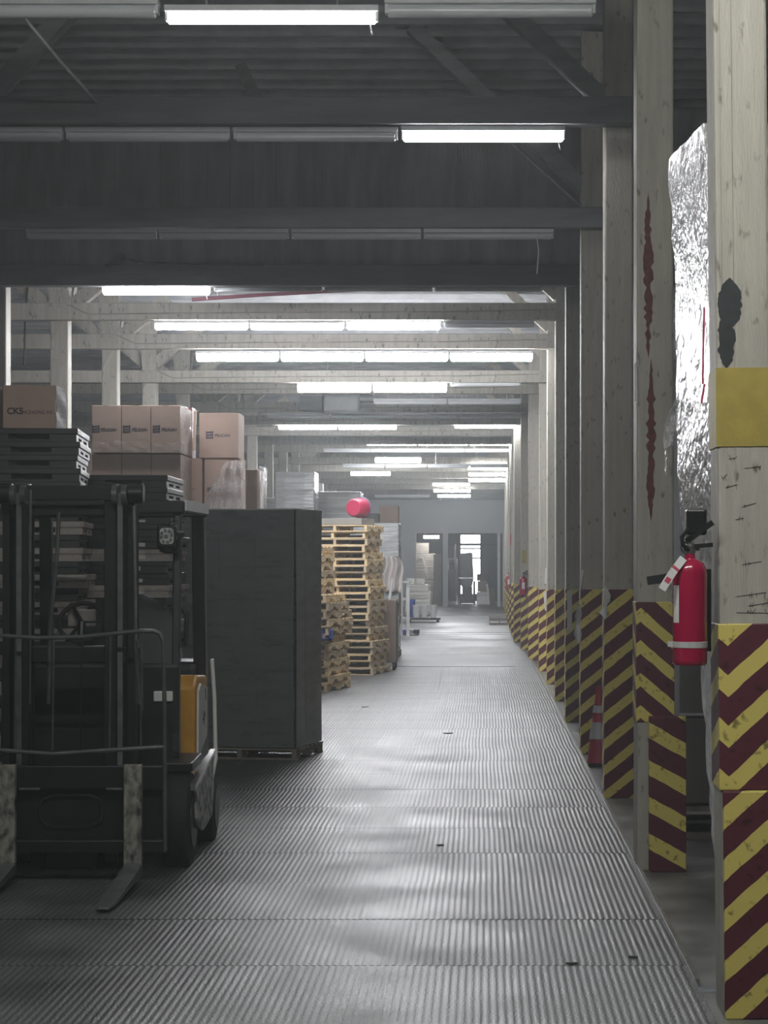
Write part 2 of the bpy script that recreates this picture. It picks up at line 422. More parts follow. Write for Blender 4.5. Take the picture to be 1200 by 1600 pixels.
# faint haze volume added to stand in for lamp bloom and lens glow
hz = bpy.data.materials.new('added_veil'); hz.use_nodes = True; nt = hz.node_tree; nt.nodes.remove(nt.nodes['Principled BSDF'])
vs = nt.nodes.new('ShaderNodeVolumeScatter'); vs.inputs['Color'].default_value = (.93,.98,1,1); vs.inputs['Density'].default_value = HAZE; vs.inputs['Anisotropy'].default_value = .45
nt.links.new(vs.outputs[0], nt.nodes['Material Output'].inputs['Volume'])
mb = MB(); mb.box(XL-.1, XR+.1, YB-.1, 100, -.2, ZN+.05)
if HAZE:
  hzo = build('haze', mb, hz); hzo['kind'] = 'stuff'; tag(hzo, 'faint haze added to the air of the hall as a glow veil', 'haze')

# ------------------------------------------------------------------ timber columns
D = [8.7, 12.7, 16.6, 20.4, 24.35, 28., 31.8, 35.6, 39.5, 43.5, 47.5, 51.5, 55.5, 59.5, 63.5, 67.5, 71.5, 75.5, 79.5]
XLEFT = [.925, .867, .9, .894, .904, .912, .92, .905, .82, .757, .68, .68, .685, .69, .7, .72, .74, .77, .8]
CW = .205
def extra_label(i):
    return {0: 'cream timber column nearest the camera, yellow patch and black spray mark above its stripes',
            1: 'cream timber column with a long red scrape, behind the fire extinguisher'}.get(
        i, 'striped cream timber column, %s from the camera in the right-hand row' % ORD[i])
def irregular(x0, x1, z0, z1, y, n=26, jag=.25, fat=.0012):
    pts = []
    w = x1-x0
    for i in range(n+1):
        t = i/n; e = .5-.5*max(.02, 1-abs(2*t-1)**3); pts.append((x0+w*(e+random.uniform(0, jag)*(1-2*e)), z0+(z1-z0)*t))
    for i in range(n, -1, -1):
        t = i/n; e = .5-.5*max(.02, 1-abs(2*t-1)**3); pts.append((x1-w*(e+random.uniform(0, jag)*(1-2*e)), z0+(z1-z0)*t))
    return MB().prism(pts, 'y', y-fat, y+.0005)
for i, (d, xl) in enumerate(zip(D, XLEFT)):
    ztop = ZN-.16 if d < YW else ZF-.2
    c = thing('timber_column', extra_label(i), 'column', (xl, d, -.045 if i == 0 else -.03 if d < YS else 0), 0, 'right-hand row of columns')
    z0 = c.location.z
    if i == 0: c.rotation_euler = (0, R(-.6), 0)
    w = CW if i < 8 else .215
    mb = MB(); mb.box(xl, xl+w, d, d+.28, z0, ztop)
    build('post', mb, M['cream'], c, bevel=.012)
    if i == 0:
        mb = MB(); mb.box(xl+.066, xl+.07, d-.0015, d, 2.0, ztop); mb.box(xl+.022, xl+.024, d-.0015, d, 2.1, ztop)
        build('grain_crack', mb, M['oldwood'], c)
        mb = MB(); mb.box(xl-.006, xl+w+.006, d-.008, d+.29, .823, 1.458)
        build('guard_panel', mb, ST_V, c, bevel=.004)
        mb = MB(); mb.box(xl+.003, xl+w+.05, d-.045, d-.01, z0, .823)
        build('kick_board', mb, ST_L, c, bevel=.006)
        mb = MB(); mb.box(xl-.004, xl+w+.003, d-.004, d+.284, PZ(698, d), PZ(575, d)); build('yellow_patch', mb, M['yband'], c)['label'] = 'mustard yellow painted patch'
        mb = irregular(PX(1122, d)+.026, PX(1161, d)+.026, PZ(515, d), PZ(434, d), d-.001, 20, .1); 
        mb2 = irregular(PX(1120, d)+.024, PX(1152, d)+.024, PZ(576, d), PZ(490, d), d-.0014, 20, .18); mb.add(mb2.v, mb2.f)
        build('spray_mark', mb, M['spray'], c)['label'] = 'black spray paint mark'
        mb = MB()
        for (px, py, ln) in ((1140,715,10),(1165,730,24),(1135,760,18),(1160,790,22),(1150,810,12),(1160,880,30),(1150,930,46),(1168,945,40),(1150,955,50),(1130,745,8)):
            a = W(px, py, d)+Vector((.018,0,0))
            for k in range(max(2, ln//8)):
                h = random.uniform(.006, .016); q = random.uniform(0, ln)*d/F; mb.bar(a+Vector((q, -.001, -h)), a+Vector((q+random.uniform(-.014,.014), -.001, h*random.uniform(.1,1))), .0015, .0015)
            mb.bar(a+Vector((0,-.001,-.006)), a+Vector((ln*d/F, -.001, random.uniform(-.01,.01))), .0016, .0016)
        build('marker_scribbles', mb, M['spray'], c)['label'] = 'black marker scribbles'
    elif i == 1:
        mb = MB(); mb.box(xl-.004, xl+w+.004, d-.008, d+.29, .80, 1.47)
        build('guard_panel', mb, ST_P, c, bevel=.004)
        mb = MB(); mb.box(PX(1013, d), PX(1071, d), d-.05, d-.01, z0, .835)
        build('kick_board', mb, ST_D, c, bevel=.006)
        mb = irregular(PX(1004, d), PX(1022, d), PZ(560, d), PZ(300, d), d-.001, 40, .38); mb2 = irregular(PX(1008, d), PX(1026, d), PZ(815, d), PZ(560, d), d-.001, 40, .36)
        mb.add(mb2.v, mb2.f); build('scrape_mark', mb, M['scrape'], c)['label'] = 'long red scrape'
        mb = MB().prism([(PX(1010,d),PZ(901,d)),(PX(1042,d),PZ(896,d)),(PX(1044,d),PZ(910,d)),(PX(1012,d),PZ(914,d))], 'y', d-.002, d); build('spray_mark', mb, M['spray'], c)
    else:
        zt_ = PZ(921 if i < 8 else 917, d) if i < 9 else 1.1+random.uniform(0,.15)
        mb = MB(); mb.box(xl-.005, xl+w+.005, d-.008, d+.29, z0, zt_)
        build('guard_panel', mb, ST_R, c, bevel=.004)
XLR = -5.3
for i, d in enumerate(D):
    if d < 24: continue
    c = thing('timber_post', 'bare cream timber post, %s visible from the camera in the left row' % ORD[i-4], 'column', (XLR, d, -.011), 0, 'left row of posts')
    mb = MB(); mb.box(XLR, XLR+.22, d, d+.26, -.011, ZF-.21)
    build('post', mb, M['cream'], c, bevel=.012)
    mb = MB(); mb.prism([(XLR-.06,ZF-.21),(XLR+.24,ZF-.21),(XLR+.2,4.7),(XLR+.03,4.4)], 'y', d-.02, d); build('scarf_board', mb, M['cream'], c)
    for s in (-1, 1):
        mb = MB(); x = XLR+.11+s*.08
        mb.bar((x, d+.12, 4.78), (x+s*.72, d+.12, ZF-.27), .16, .17, (0,1,0)); build('knee_brace', mb, M['cream2'], c)
    for s in (1,):
        mb = MB(); x = XLR+.11
        mb.bar((x, d+.13+s*.1, 4.8 if s < 0 else 4.6), (x, d+.13+s*(.6 if s < 0 else .85), ZF-.28), .13, .15, (1,0,0)); build('knee_brace', mb, M['cream2'], c)
# knee braces of the right row run from each column up to the roof
for i, (d, xl) in enumerate(zip(D, XLEFT)):
    if i == 0: continue
    near = d < 24
    zt_ = ZN-.1 if near else ZF-.18
    zb = 5.05 if near else 4.95
    br = thing('roof_brace', 'slanting timber brace from the %s right-hand column up to the roof' % ORD[i], 'brace', (xl, d, zb), 0, 'braces of the right-hand row')
    mb = MB(); run = zt_-zb
    mb.bar((xl+.02, d+.1, zb), (xl-run*1.05, d+.1, zt_), .12, .17, (0,1,0)); build('strut', mb, M['beamgrey'] if near else M['cream2'], br)
    mb = MB(); mb.box(xl-run*1.05-.14, xl-run*1.05+.14, d, d+.2, zt_, zt_+.06); build('bearing_block', mb, M['beamgrey'] if near else M['cream2'], br)
br = thing('roof_brace', 'slanting dark brace under the roof at the upper left corner', 'brace', tuple(W(-60, 200, 19)))
mb = MB(); mb.bar(W(-60, 200, 19), W(120, 5, 19), .13, .2, (0,1,0)); build('strut', mb, M['beamgrey'], br)
br = thing('roof_brace', 'short dark batten under the roof boards, above the second lamp row', 'brace', tuple(W(405, 165, 21)))
mb = MB(); mb.bar(W(405, 165, 21), W(365, 78, 22.5), .11, .1, (0,1,0)); build('strut', mb, M['joist'], br)

# tie beams
BEAMS = []
BT = {0:(4.87,5.06),1:(4.83,5.04),2:(4.85,5.05),3:(4.66,4.84)}
for i, d in enumerate(D):
    if i == 4: continue
    z0_, z1_ = BT.get(i, (4.64, 4.85) if i < 8 else (4.52, 4.72))
    if i in (7, 8): z0_, z1_ = (4.47, 4.66) if i == 7 else (4.58, 4.75)
    if i >= 14: z0_, z1_ = 4.38-.05*(i-14), 4.58-.05*(i-14)
    xr = XLEFT[i]+.19; BEAMS.append((d-.16, d-.005, z0_))
    b = thing('tie_beam', 'horizontal timber tie beam across the hall at the %s right-hand column' % ORD[i], 'beam', (0, d-.16, z0_), 0, 'tie beams under the roof')
    mb = MB(); mb.box(XL, xr, d-.175, d-.025, z0_, z1_)
    build('timber', mb, M['beamgrey'] if d < 24 else M['cream2'], b, bevel=.01)
    if 4 < i < 12:
        mb = MB(); zz = z0_+.09
        mb.tube([(XLR+.25, d-.181, zz+.1), (XLR+.5, d-.181, zz-.02), (XLR+2.5, d-.181, zz), (xr-1.5, d-.181, zz+.01), (xr-.2, d-.181, zz+.04)], .008, 6)
        build('cable', mb, M['oldwood'], b)

# ------------------------------------------------------------------ lamps
row_no = {}
def lamp_row(row, d, x0, x1, py, lit, n, zt=None, th=.075, state=''):
    """n lamps in line between pixel columns x0 and x1"""
    a, b = PX(x0, d), PX(x1, d); z = PZ(py, d); L_ = (b-a)/n
    for k in range(n):
        p, q = a+k*L_, a+(k+1)*L_
        lab = '%s tube lamp%s in the %s' % ('lit' if lit else 'unlit', '' if n == 1 else ', %s from left of %s' % (ORD[k], {2:'two',3:'three',4:'four'}[n]), row)
        f = thing('tube_lamp', lab, 'lamp', ((p+q)/2, d, z+.06), 0, 'tube lamps under the tie beams')
        mb = MB(); mb.box(p+.01, q-.01, d-.05, d+.05, z+th*.42, z+th*.42+.035)
        for t in (p+.012, q-.032): mb.box(t, t+.02, d-.03, d+.03, z-.02, z+.04)
        build('housing', mb, M['batten'], f, bevel=.004)
        up = [b[2] for b in BEAMS if b[0] <= d <= b[1] and b[2] > z]
        top = up[0] if up else PZ(446, YW-.06) if YW-.06 < d < YW+.12 else (ZN if d < YW else ZF+.01)
        if top > z+th*.42+.036 and top-z < 4:
            for hx in (p+L_*.2, q-L_*.2):
                mb = MB(); mb.cyl((hx, d, z+th*.42+.034), (hx, d, top), .006, n=6); build('hanger', mb, M['conduit'], f)
        mb = MB(); r = th/2
        mb.tube([(p+.025, d, z), (p+.035, d, z), (q-.035, d, z), (q-.025, d, z)], [r*.7, r, r, r*.7], 14)
        build('tube', mb, (M['tube_near'] if d < 10 else M['tube_mid'] if d < YW else M['tube']) if lit else M['tube_off'], f, smooth=True)
        if n > 1 or not lit: continue
        mb = MB(); mb.tube([(q-.05, d-.03, z), (q-.055, d-.03, z-.06), (q-.045, d-.03, z-.1)], .004, 5); build('pull_cord', mb, M['paper'], f)
r1 = 'nearest lamp row'
lamp_row(r1, D[1]-.08, 255, 595, 28, True, 1, th=.068)
lamp_row(r1+' left of the lit one', D[1]-.08, -90, 252, 18, False, 1, th=.075)
lamp_row(r1+' right of the lit one', D[1]-.08, 598, 934, 17, False, 1, th=.075)
r2 = 'second lamp row'
lamp_row(r2, D[2]-.08, 625, 885, 213, True, 1, th=.08)
lamp_row(r2, D[2]-.08, -160, 624, 214, False, 3, th=.07)
r3 = 'third lamp row'
lamp_row(r3, D[3]-.09, 40, 867, 369, False, 4, th=.06)
r4 = 'fourth lamp row'
lamp_row(r4, YW+.3, 158, 331, 454, True, 1, th=.095)
lamp_row(r4, YW+.3, 333, 850, 452, False, 3, th=.05)
r5 = 'fifth lamp row overhead'
lamp_row(r5+' at left', D[5]-.09, 240, 539, 510, True, 2, th=.085); lamp_row(r5+' at right', D[5]-.09, 540, 690, 509, True, 1, th=.1)
lamp_row(r5, D[5]-.09, 692, 836, 508, False, 1, th=.06)
r6 = 'sixth lamp row overhead'
lamp_row(r6, D[6]-.09, 305, 834, 558, True, 4, th=.115)
r7 = 'seventh lamp row overhead'
lamp_row(r7, D[7]-.09, 463, 700, 607, True, 2, th=.12); lamp_row(r7, D[7]-.09, 702, 815, 600, False, 1, th=.08)
r8 = 'eighth lamp row overhead'
lamp_row(r8, D[8]-.09, 583, 815, 629, False, 2, th=.07)
r9 = 'ninth lamp row overhead'
lamp_row(r9, D[9]-.09, 417, 815, 651, False, 4, th=.06)
r10 = 'tenth lamp row overhead'
lamp_row(r10+' at left', D[10]-.09, 434, 621, 666, True, 2, th=.14); lamp_row(r10+' at right', D[10]-.09, 709, 806, 664, True, 1, th=.14)
lamp_row('strip behind the tenth lamp row', D[11]-.09, 555, 815, 675, False, 3, th=.06)
r11 = 'eleventh lamp row overhead'
lamp_row(r11, D[12]-.09, 572, 813, 691, True, 3, th=.15)
lamp_row('dark strip behind eleventh lamp row', D[12]+1.4, 505, 800, 705, False, 4, th=.07)
lamp_row('far twelfth lamp row', D[13]-.09, 585, 659, 719, True, 1, th=.13)
lamp_row('strip behind the twelfth lamp row', D[13]+1.2, 535, 800, 729, False, 4, th=.08)
lamp_row('far lamp group standing alone at left', D[14]+2.0, 547, 611, 740, True, 1, th=.11)
for k, (d, a, b, yy) in enumerate(((63.2,730,797,731),(66.,731,797,741),(69.,731,795,750),(72.,675,735,757),(75.3,677,736,767),(79.,683,736,775))):
    lamp_row(('upper','middle','lower')[k % 3]+(' line of the far right lamp group' if k < 3 else ' line of the farthest lamp group'), d, a, b, yy, True, 1, th=.095)
lamp_row('farthest strip by the end wall', 82., 585, 672, 776, False, 1, th=.09)
# rows over and behind the camera (outside the frame)
lamp_row('row above the camera', 6., -560, 1560, -1000, True, 3, th=.07)
lamp_row('row behind the camera', .6, 640, 1000, -16000, True, 1, th=.07)

def wire(name, pts, r, m, label, cat):
    mb = MB().tube(pts, r, 6); return tag(build(name, mb, m, loc=pts[0], smooth=True), label, cat)
wire('conduit', [W(38,28,12.9), W(95,97,14.5), W(152,160,16.4)], .011, M['conduit'], 'thin bright conduit slanting under the roof at upper left', 'pipe')
wire('conduit', [W(690,186,16.75), W(790,215,18.2), W(906,320,20.2)], .011, M['conduit'], 'thin conduit slanting down to the right behind the second lit lamp', 'pipe')
sp = thing('sprinkler_pipe', 'maroon pipe running under the roof behind the boarded wall', 'pipe', tuple(W(450,459,26)))
mb = MB().tube([W(300,468,26), W(420,460,26), W(610,450,26.2)], .022, 8); build('pipe', mb, M['pipe'], sp, smooth=True)
for px, py in ((340,466), (460,458), (590,452)):
    mb = MB(); p = W(px, py, 26.05); mb.cyl(p, (p.x, p.y, ZF+.01), .008, n=6); build('hanger', mb, M['conduit'], sp)
wire('power_cable', [W(165,416,24.1), W(186,405,24.1)], .012, M['black'], 'short black cable left of the round junction box', 'cable')
wire('power_cable', [W(196,405,24.1), W(230,411,24.1), W(330,414,24.1), W(412,414,24.1)], .012, M['black'], 'long black cable right of the round junction box', 'cable')
mb = MB().cyl(W(190,403,24.0), W(190,403,24.18), .052, n=20)
tag(build('junction_box', mb, M['black'], loc=W(190,403,24.1), smooth=True), 'small round black junction box on the boarded wall', 'box')
wire('cable', [W(43,446,27.98), W(39,500,27.99), W(38,570,27.99)], .012, M['black'], 'black cable hanging down the nearest left post', 'cable')
wire('rod', [W(836,352,20.3), W(842,392,20.28), W(839,428,20.3)], .005, M['paper'], 'thin white cord dangling at the right end of the third lamp row', 'cord')
ht = thing('unit_heater', 'pale box-shaped unit heater hanging behind the seventh lamp row', 'heater', tuple(W(525,640,42)))
mb = MB(); mb.box(PX(505,42), PX(560,42), 42, 42.6, PZ(643,42), PZ(610,42)); build('casing', mb, M['batten'], ht, bevel=.03)
mb = MB()
for k in range(4): mb.box(PX(562,42), PX(585,42), 42.05, 42.5, PZ(642-k*8,42), PZ(639-k*8,42))
build('louvre', mb, M['midgrey'], ht)
mb = MB(); mb.box(PX(468,42), PX(503,42), 42.05, 42.5, PZ(640,42), PZ(618,42)); build('duct', mb, M['beamgrey'], ht)
for px in (512, 552):
    mb = MB(); mb.cyl(W(px,610,42.3), (PX(px,42.3), 42.3, ZF+.01), .01, n=6); build('hanger', mb, M['conduit'], ht)

# ------------------------------------------------------------------ forklift
fl = thing('forklift', 'black forklift truck facing the camera at left with lowered forks', 'forklift', (-2.2, 12.9, 0))
MC = -2.21                                   # middle of the truck
mast = None
for s in (-1, 1):
    x = MC+s*.29
    mb = MB(); a = x-.065 if s < 0 else x-.065
    mb.box(x-.02+s*.045, x+.02+s*.045, 12.2, 12.34, .07, 2.08); mb.box(x-.065, x+.065, 12.3, 12.34, .07, 2.08)
    build('mast_rail', mb, M['black'], fl, bevel=.004)
    mb = MB(); x2 = MC+s*.235; mb.box(x2-.035, x2+.03, 12.14, 12.24, .09, 2.11)
    build('inner_rail', mb, M['black'], fl, bevel=.004)
    mb = MB(); mb.cyl((x2, 12.3, .2), (x2, 12.3, 1.95), .034, n=14); build('lift_cylinder', mb, M['black'], fl, smooth=True)
mb = MB(); mb.box(MC-.37, MC+.3, 12.12, 12.24, 2.02, 2.1); mb.box(MC-.3, MC+.3, 12.22, 12.34, 1.94, 2.0); build('mast_crossbar', mb, M['black'], fl, bevel=.008)
mb = MB(); mb.box(MC-.3, MC+.3, 12.26, 12.36, 1.15, 1.24); build('mast_crossbar', mb, M['black'], fl, bevel=.008)
mb = MB(); mb.box(MC-.3, MC+.3, 12.26, 12.36, .3, .42); build('mast_crossbar', mb, M['black'], fl, bevel=.008)
for px in (21, 37, 180, 195):
    c = W(px, 773, 12.08); mb = MB().cyl(c+Vector((-.014,0,0)), c+Vector((.014,0,0)), .052, n=20); build('chain_pulley', mb, M['hose'], fl, smooth=True)
for px in (8, 213):
    c = W(px, 771, 12.1); mb = MB().cyl(c+Vector((-.045,0,0)), c+Vector((.04,0,0)), .055, n=20); build('hose_reel', mb, M['black'], fl, smooth=True, bevel=.008)
for px in (30, 188):
    mb = MB(); mb.box(PX(px-4,12.1), PX(px+4,12.1), 12.09, 12.105, .5, 2.06); build('lift_chain', mb, M['forkdark'], fl)
mb = MB().tube([W(209,790,12.1), W(210,860,12.1), W(212,940,12.1), W(212,1010,12.15), W(218,1100,12.2)], .011, 8); build('hydraulic_hose', mb, M['steel'], fl, smooth=True)
mb = MB().tube([W(214,1000,12.12), W(221,1030,12.12), W(222,1110,12.15)], .008, 8); build('hydraulic_hose', mb, M['hose'], fl, smooth=True)
mb = MB().tube([W(92,800,12.15), W(90,850,12.15), W(86,905,12.15), W(78,980,12.18), W(76,1100,12.2)], .011, 8); build('hydraulic_hose', mb, M['hose'], fl, smooth=True)
mb = MB().tube([W(48,765,12.1), W(47,860,12.1), W(46,1100,12.15)], .009, 8); build('hydraulic_hose', mb, M['hose'], fl, smooth=True)
# load backrest
yb = 11.93
mb = MB().tube([W(-60,990,yb), W(0,993,yb), W(60,997,yb), W(130,995,yb), W(215,986,yb), W(240,986,yb), W(250,990,yb), W(255,1003,yb), W(257,1100,yb), W(258,1330,yb)], .0115, 10)
lb = build('load_backrest', mb, M['hose'], fl, smooth=True)
mb = MB().tube([W(-60,1170,yb), W(0,1172,yb), W(82,1178,yb), W(170,1172,yb), W(257,1167,yb)], .012, 8); build('rail', mb, M['hose'], lb, smooth=True)
for px, pt in ((-22,992),(25,995),(45,996),(84,997),(128,995),(173,990),(222,987)):
    mb = MB().tube([W(px,pt,yb), W(px-2,1172,yb)], .006, 6); build('upright_bar', mb, M['black'] if px not in (25,222,84,173) else M['hose'], lb, smooth=True)
# carriage
mb = MB(); mb.box(PX(-60,12), PX(258,12), 11.97, 12.02, PZ(1232,12), PZ(1196,12)); build('carriage_plate', mb, M['black'], fl, bevel=.006)
mb = MB(); mb.box(PX(-60,12), PX(258,12), 11.97, 12.02, PZ(1332,12), PZ(1312,12)); build('carriage_plate', mb, M['black'], fl, bevel=.006)
def oval(cx, cz, a, b, n=28, p=3.2):
    return [(cx+a*abs(math.cos(t))**(2/p)*(1 if math.cos(t) > 0 else -1), cz+b*abs(math.sin(t))**(2/p)*(1 if math.sin(t) > 0 else -1)) for t in [2*math.pi*k/n for k in range(n)]]
mb = MB(); mb.box(PX(-60,12.06), PX(258,12.06), 12.05, 12.08, PZ(1312,12.06), PZ(1232,12.06)); build('carriage_back', mb, M['black'], fl)
mb = MB(); c = W(111, 1267, 12.03)
pts = oval(c.x, c.z, .165, .085); mb.tube([(p[0], 12.03, p[1]) for p in pts]+[(pts[0][0], 12.03, pts[0][1])], .01, 6); build('window_rim', mb, M['dkgreen'], fl, smooth=True)
for a, b in ((30,62), (166,191)):
    mb = MB(); mb.box(PX(a,11.96), PX(b,11.96), 11.955, 11.972, PZ(1234,11.96), PZ(1231,11.96)); build('wear_strip', mb, M['steel'], fl)
mb = MB(); mb.box(PX(70,12.1), PX(150,12.1), 12.1, 12.16, .06, .16); build('lower_bracket', mb, M['black'], fl, bevel=.01)
for a, b in ((-6, 23), (193, 221)):
    yf = 11.9; x0, x1 = PX(a, yf), PX(b, yf); xm = (x0+x1)/2; w = (x1-x0)/2
    fk = build('fork', MB().prism([(yf,.115),(yf+.05,.115),(yf+.05,PZ(1195,yf)),(yf,PZ(1195,yf))], 'x', x0, x1), M['worn'], fl, bevel=.004)
    rings = []
    for (yy, zb, zt2, ww) in ((yf+.05,.06,.115,1),(yf,.06,.112,1),(yf-.25,.045,.085,1),(yf-.6,.03,.058,1),(yf-.82,.02,.04,.92),(yf-.93,.018,.028,.6)):
        rings.append([(xm-w*ww+.0*yy, yy, zb), (xm+w*ww, yy, zb), (xm+w*ww, yy, zt2), (xm-w*ww, yy, zt2)])
    build('blade', MB().loft(rings), M['forkdark'], fk, bevel=.003)
    mb = MB(); mb.box(x0, x1, yf-.006, yf+.02, .108, .118); build('heel', mb, M['steel'], fk)
# body
XLf, XRf = -2.70, -1.70
mb = MB(); mb.box(XLf, XRf, 12.8, 12.9, .5, 1.12); mb.box(XLf+.05, XRf-.05, 12.9, 13.5, .3, .55); build('front_cowl', mb, M['dkgreen'], fl, bevel=.02)
mb = MB(); mb.box(XLf+.2, XRf-.3, 12.9, 13.05, 1.0, 1.2); build('dash_panel', mb, M['black'], fl, bevel=.02)
mb = MB(); mb.box(PX(240,12.78), PX(270,12.78), 12.77, 12.8, PZ(1096,12.78), PZ(1080,12.78)); build('marker_lamp', mb, M['whitep'], fl, bevel=.006)['label'] = 'small pale marker lamp'
for s, x in ((-1, XLf), (1, XRf)):
    mb = MB(); mb.bar((x-s*.022, 12.95, 2.03), (x-s*.022, 12.82, .62), .045, .06, (0,1,0)); build('front_pillar', mb, M['dkgreen'], fl, bevel=.008)
    mb = MB(); mb.bar((x-s*.035, 13.95, 2.03), (x-s*.03, 14.02, .95), .075, .07, (0,1,0)); build('rear_pillar', mb, M['black'], fl, bevel=.008)
    mb = MB(); mb.bar((x, 13.99, 2.0), (x+s*.005, 14.05, 1.0), .008, .02, (0,1,0)); build('pillar_highlight', mb, M['steel'], fl)  # steel strip standing in for the bright highlight along the pillar
mb = MB(); mb.box(XLf-.02, XRf+.02, 12.88, 12.98, 1.965, 2.04); mb.box(XLf-.02, XRf+.02, 13.9, 14.0, 1.965, 2.035)
for x in (XLf, XRf-.03): mb.box(x, x+.05, 12.9, 14.0, 1.975, 2.035)
og = build('overhead_guard', mb, M['dkgreen'], fl, bevel=.012)
for k in range(6):
    x = XLf+.15+k*.14; mb = MB(); mb.box(x, x+.025, 12.95, 13.95, 1.99, 2.03); build('guard_bar', mb, M['black'], og)
mb = MB(); mb.box(XRf+.018, XRf+.028, 12.92, 13.98, 1.985, 2.045); build('edge_strip', mb, M['whitep'], og)
# headlamp
c = W(262, 840, 12.75)
hl = build('head_lamp', MB().lathe((c.x, 12.79, c.z-.09), [(.02,0),(.05,.012),(.062,.04),(.063,.08)], 20), M['black'], fl, smooth=True)
mb = MB(); mb.box(c.x-.058, c.x+.05, 12.72, 12.8, c.z-.06, c.z+.07); build('lamp_case', mb, M['black'], hl, bevel=.012)
mb = MB(); mb.prism(oval(c.x, c.z+.008, .04, .046, 24, 4), 'y', 12.705, 12.72); ln = build('lens', mb, M['lens'], hl)
mb = MB()
for k in range(8):
    a = 2*math.pi*k/8+.2; mb.cyl((c.x+.03*math.cos(a), 12.69, c.z+.008+.034*math.sin(a)), (c.x+.03*math.cos(a), 12.71, c.z+.008+.034*math.sin(a)), .0075, n=8)
mb.cyl((c.x, 12.69, c.z+.008), (c.x, 12.71, c.z+.008), .01, n=8)
build('diode_dots', mb, M['midgrey'], hl)
mb = MB().tube([W(262,822,12.74), W(266,816,12.74), W(275,814,12.8)], .004, 6); build('lamp_wire', mb, M['black'], hl)
mb = MB(); mb.cyl(W(275,835,12.8), W(284,835,12.85), .02, n=10); build('lamp_bracket', mb, M['hose'], hl)
# seat, steering wheel
def rounded_slab(cx, cy, z0, w, h, t, lean=0):
    rings = []
    for k in range(9):
        u = k/8; ww = w/2*(1-.0*u) if u < .6 else w/2*math.sqrt(max(.05, 1-((u-.6)/.42)**2))
        yy = cy+lean*u; rings.append([(cx-ww, yy-t*.4, z0+h*u), (cx-ww*.6, yy-t*.6, z0+h*u), (cx+ww*.6, yy-t*.6, z0+h*u), (cx+ww, yy-t*.4, z0+h*u), (cx+ww*.8, yy+t*.5, z0+h*u), (cx-ww*.8, yy+t*.5, z0+h*u)])
    return MB().loft(rings)
mb = rounded_slab(-2.1, 13.45, .98, .58, .52, .12, .12); st = build('seat', mb, M['seat'], fl, smooth=True)
mb = MB(); mb.box(-2.38, -1.84, 13.0, 13.45, .86, 1.0); build('cushion', mb, M['seat'], st, bevel=.03)
mb = MB().tube([W(284,950,13.5), W(292,960,13.5), W(290,1010,13.5)], .014, 8); build('arm_rest', mb, M['seat'], st, smooth=True)
Mt = Matrix.Rotation(R(55), 3, 'X')
c = W(128, 972, 13.0); mb = MB().torus(c, .13, .014, Mt); sw = build('steering_wheel', mb, M['rubber'], fl, smooth=True)
mb = MB()
for a in (0, 2.1, 4.2): mb.bar(c, c+Mt@Vector((.15*math.cos(a), .15*math.sin(a), 0)), .02, .012)
mb.cyl(c, c+Vector((0,-.05,-.25)), .022, n=10); build('steering_column', mb, M['black'], sw)
mb = MB(); mb.box(c.x-.1, c.x+.06, 13.1, 13.14, 1.32, 1.42); build('display_console', mb, M['gplastic'], fl, bevel=.01)
# hood and counterweight
xr = -1.665
mb = MB().prism([(13.35,.5),(13.9,.62),(13.95,1.0),(13.5,1.02),(13.38,.96)], 'x', -2.62, xr-.012); build('hood', mb, M['yellow'], fl, bevel=.02)['label'] = 'orange yellow engine hood'
mb = MB().prism([(13.42,.53),(13.84,.64),(13.86,.93),(13.55,.97),(13.44,.93)], 'x', xr-.014, xr); hs = build('lit_hood_side', mb, M['whitep'], fl, bevel=.004); hs['label'] = 'hood side painted white to look lit'  # side of the yellow hood, coloured white for the lamp light on it
mb = MB(); mb.bar((xr+.003,13.62,.75),(xr+.003,13.72,.78),.003,.01); mb.bar((xr+.003,13.66,.72),(xr+.003,13.66,.8),.003,.008); mb.bar((xr+.003,13.75,.86),(xr+.003,13.75,.93),.003,.008); build('black_mark', mb, M['black'], hs)
mb = MB(); mb.box(-2.68, -1.73, 13.95, 14.5, .24, 1.08); mb.box(-2.62, -1.78, 13.4, 13.98, .3, .55); build('counterweight', mb, M['black'], fl, bevel=.05)
mb = MB().tube([W(331,1030,14.0), W(335,1090,14.0), W(337,1185,13.9), W(329,1225,13.8), W(327,1270,13.75)], .013, 8); build('grab_rail', mb, M['whitep'], fl, smooth=True)['label'] = 'white grab rail'
mb = MB(); mb.bar((-1.595, 12.6, .445), (-1.60, 13.6, .56), .03, .035); mb.bar(W(297,1216,13.0), W(332,1178,13.9), .03, .03); build('step_edge', mb, M['steel'], fl)
mb = MB().prism([(12.66,.43),(13.45,.55),(13.5,.33),(13.4,.2),(12.98,.16),(12.72,.22)], 'x', -1.60, -1.582); build('step_panel', mb, M['scuff'], fl, bevel=.006)['label'] = 'scuffed silver step panel'
mb = MB().prism([(12.62,.58),(13.05,.6),(13.05,.54),(12.62,.53)], 'x', -1.76, -1.6); build('mudguard', mb, M['black'], fl, bevel=.008)
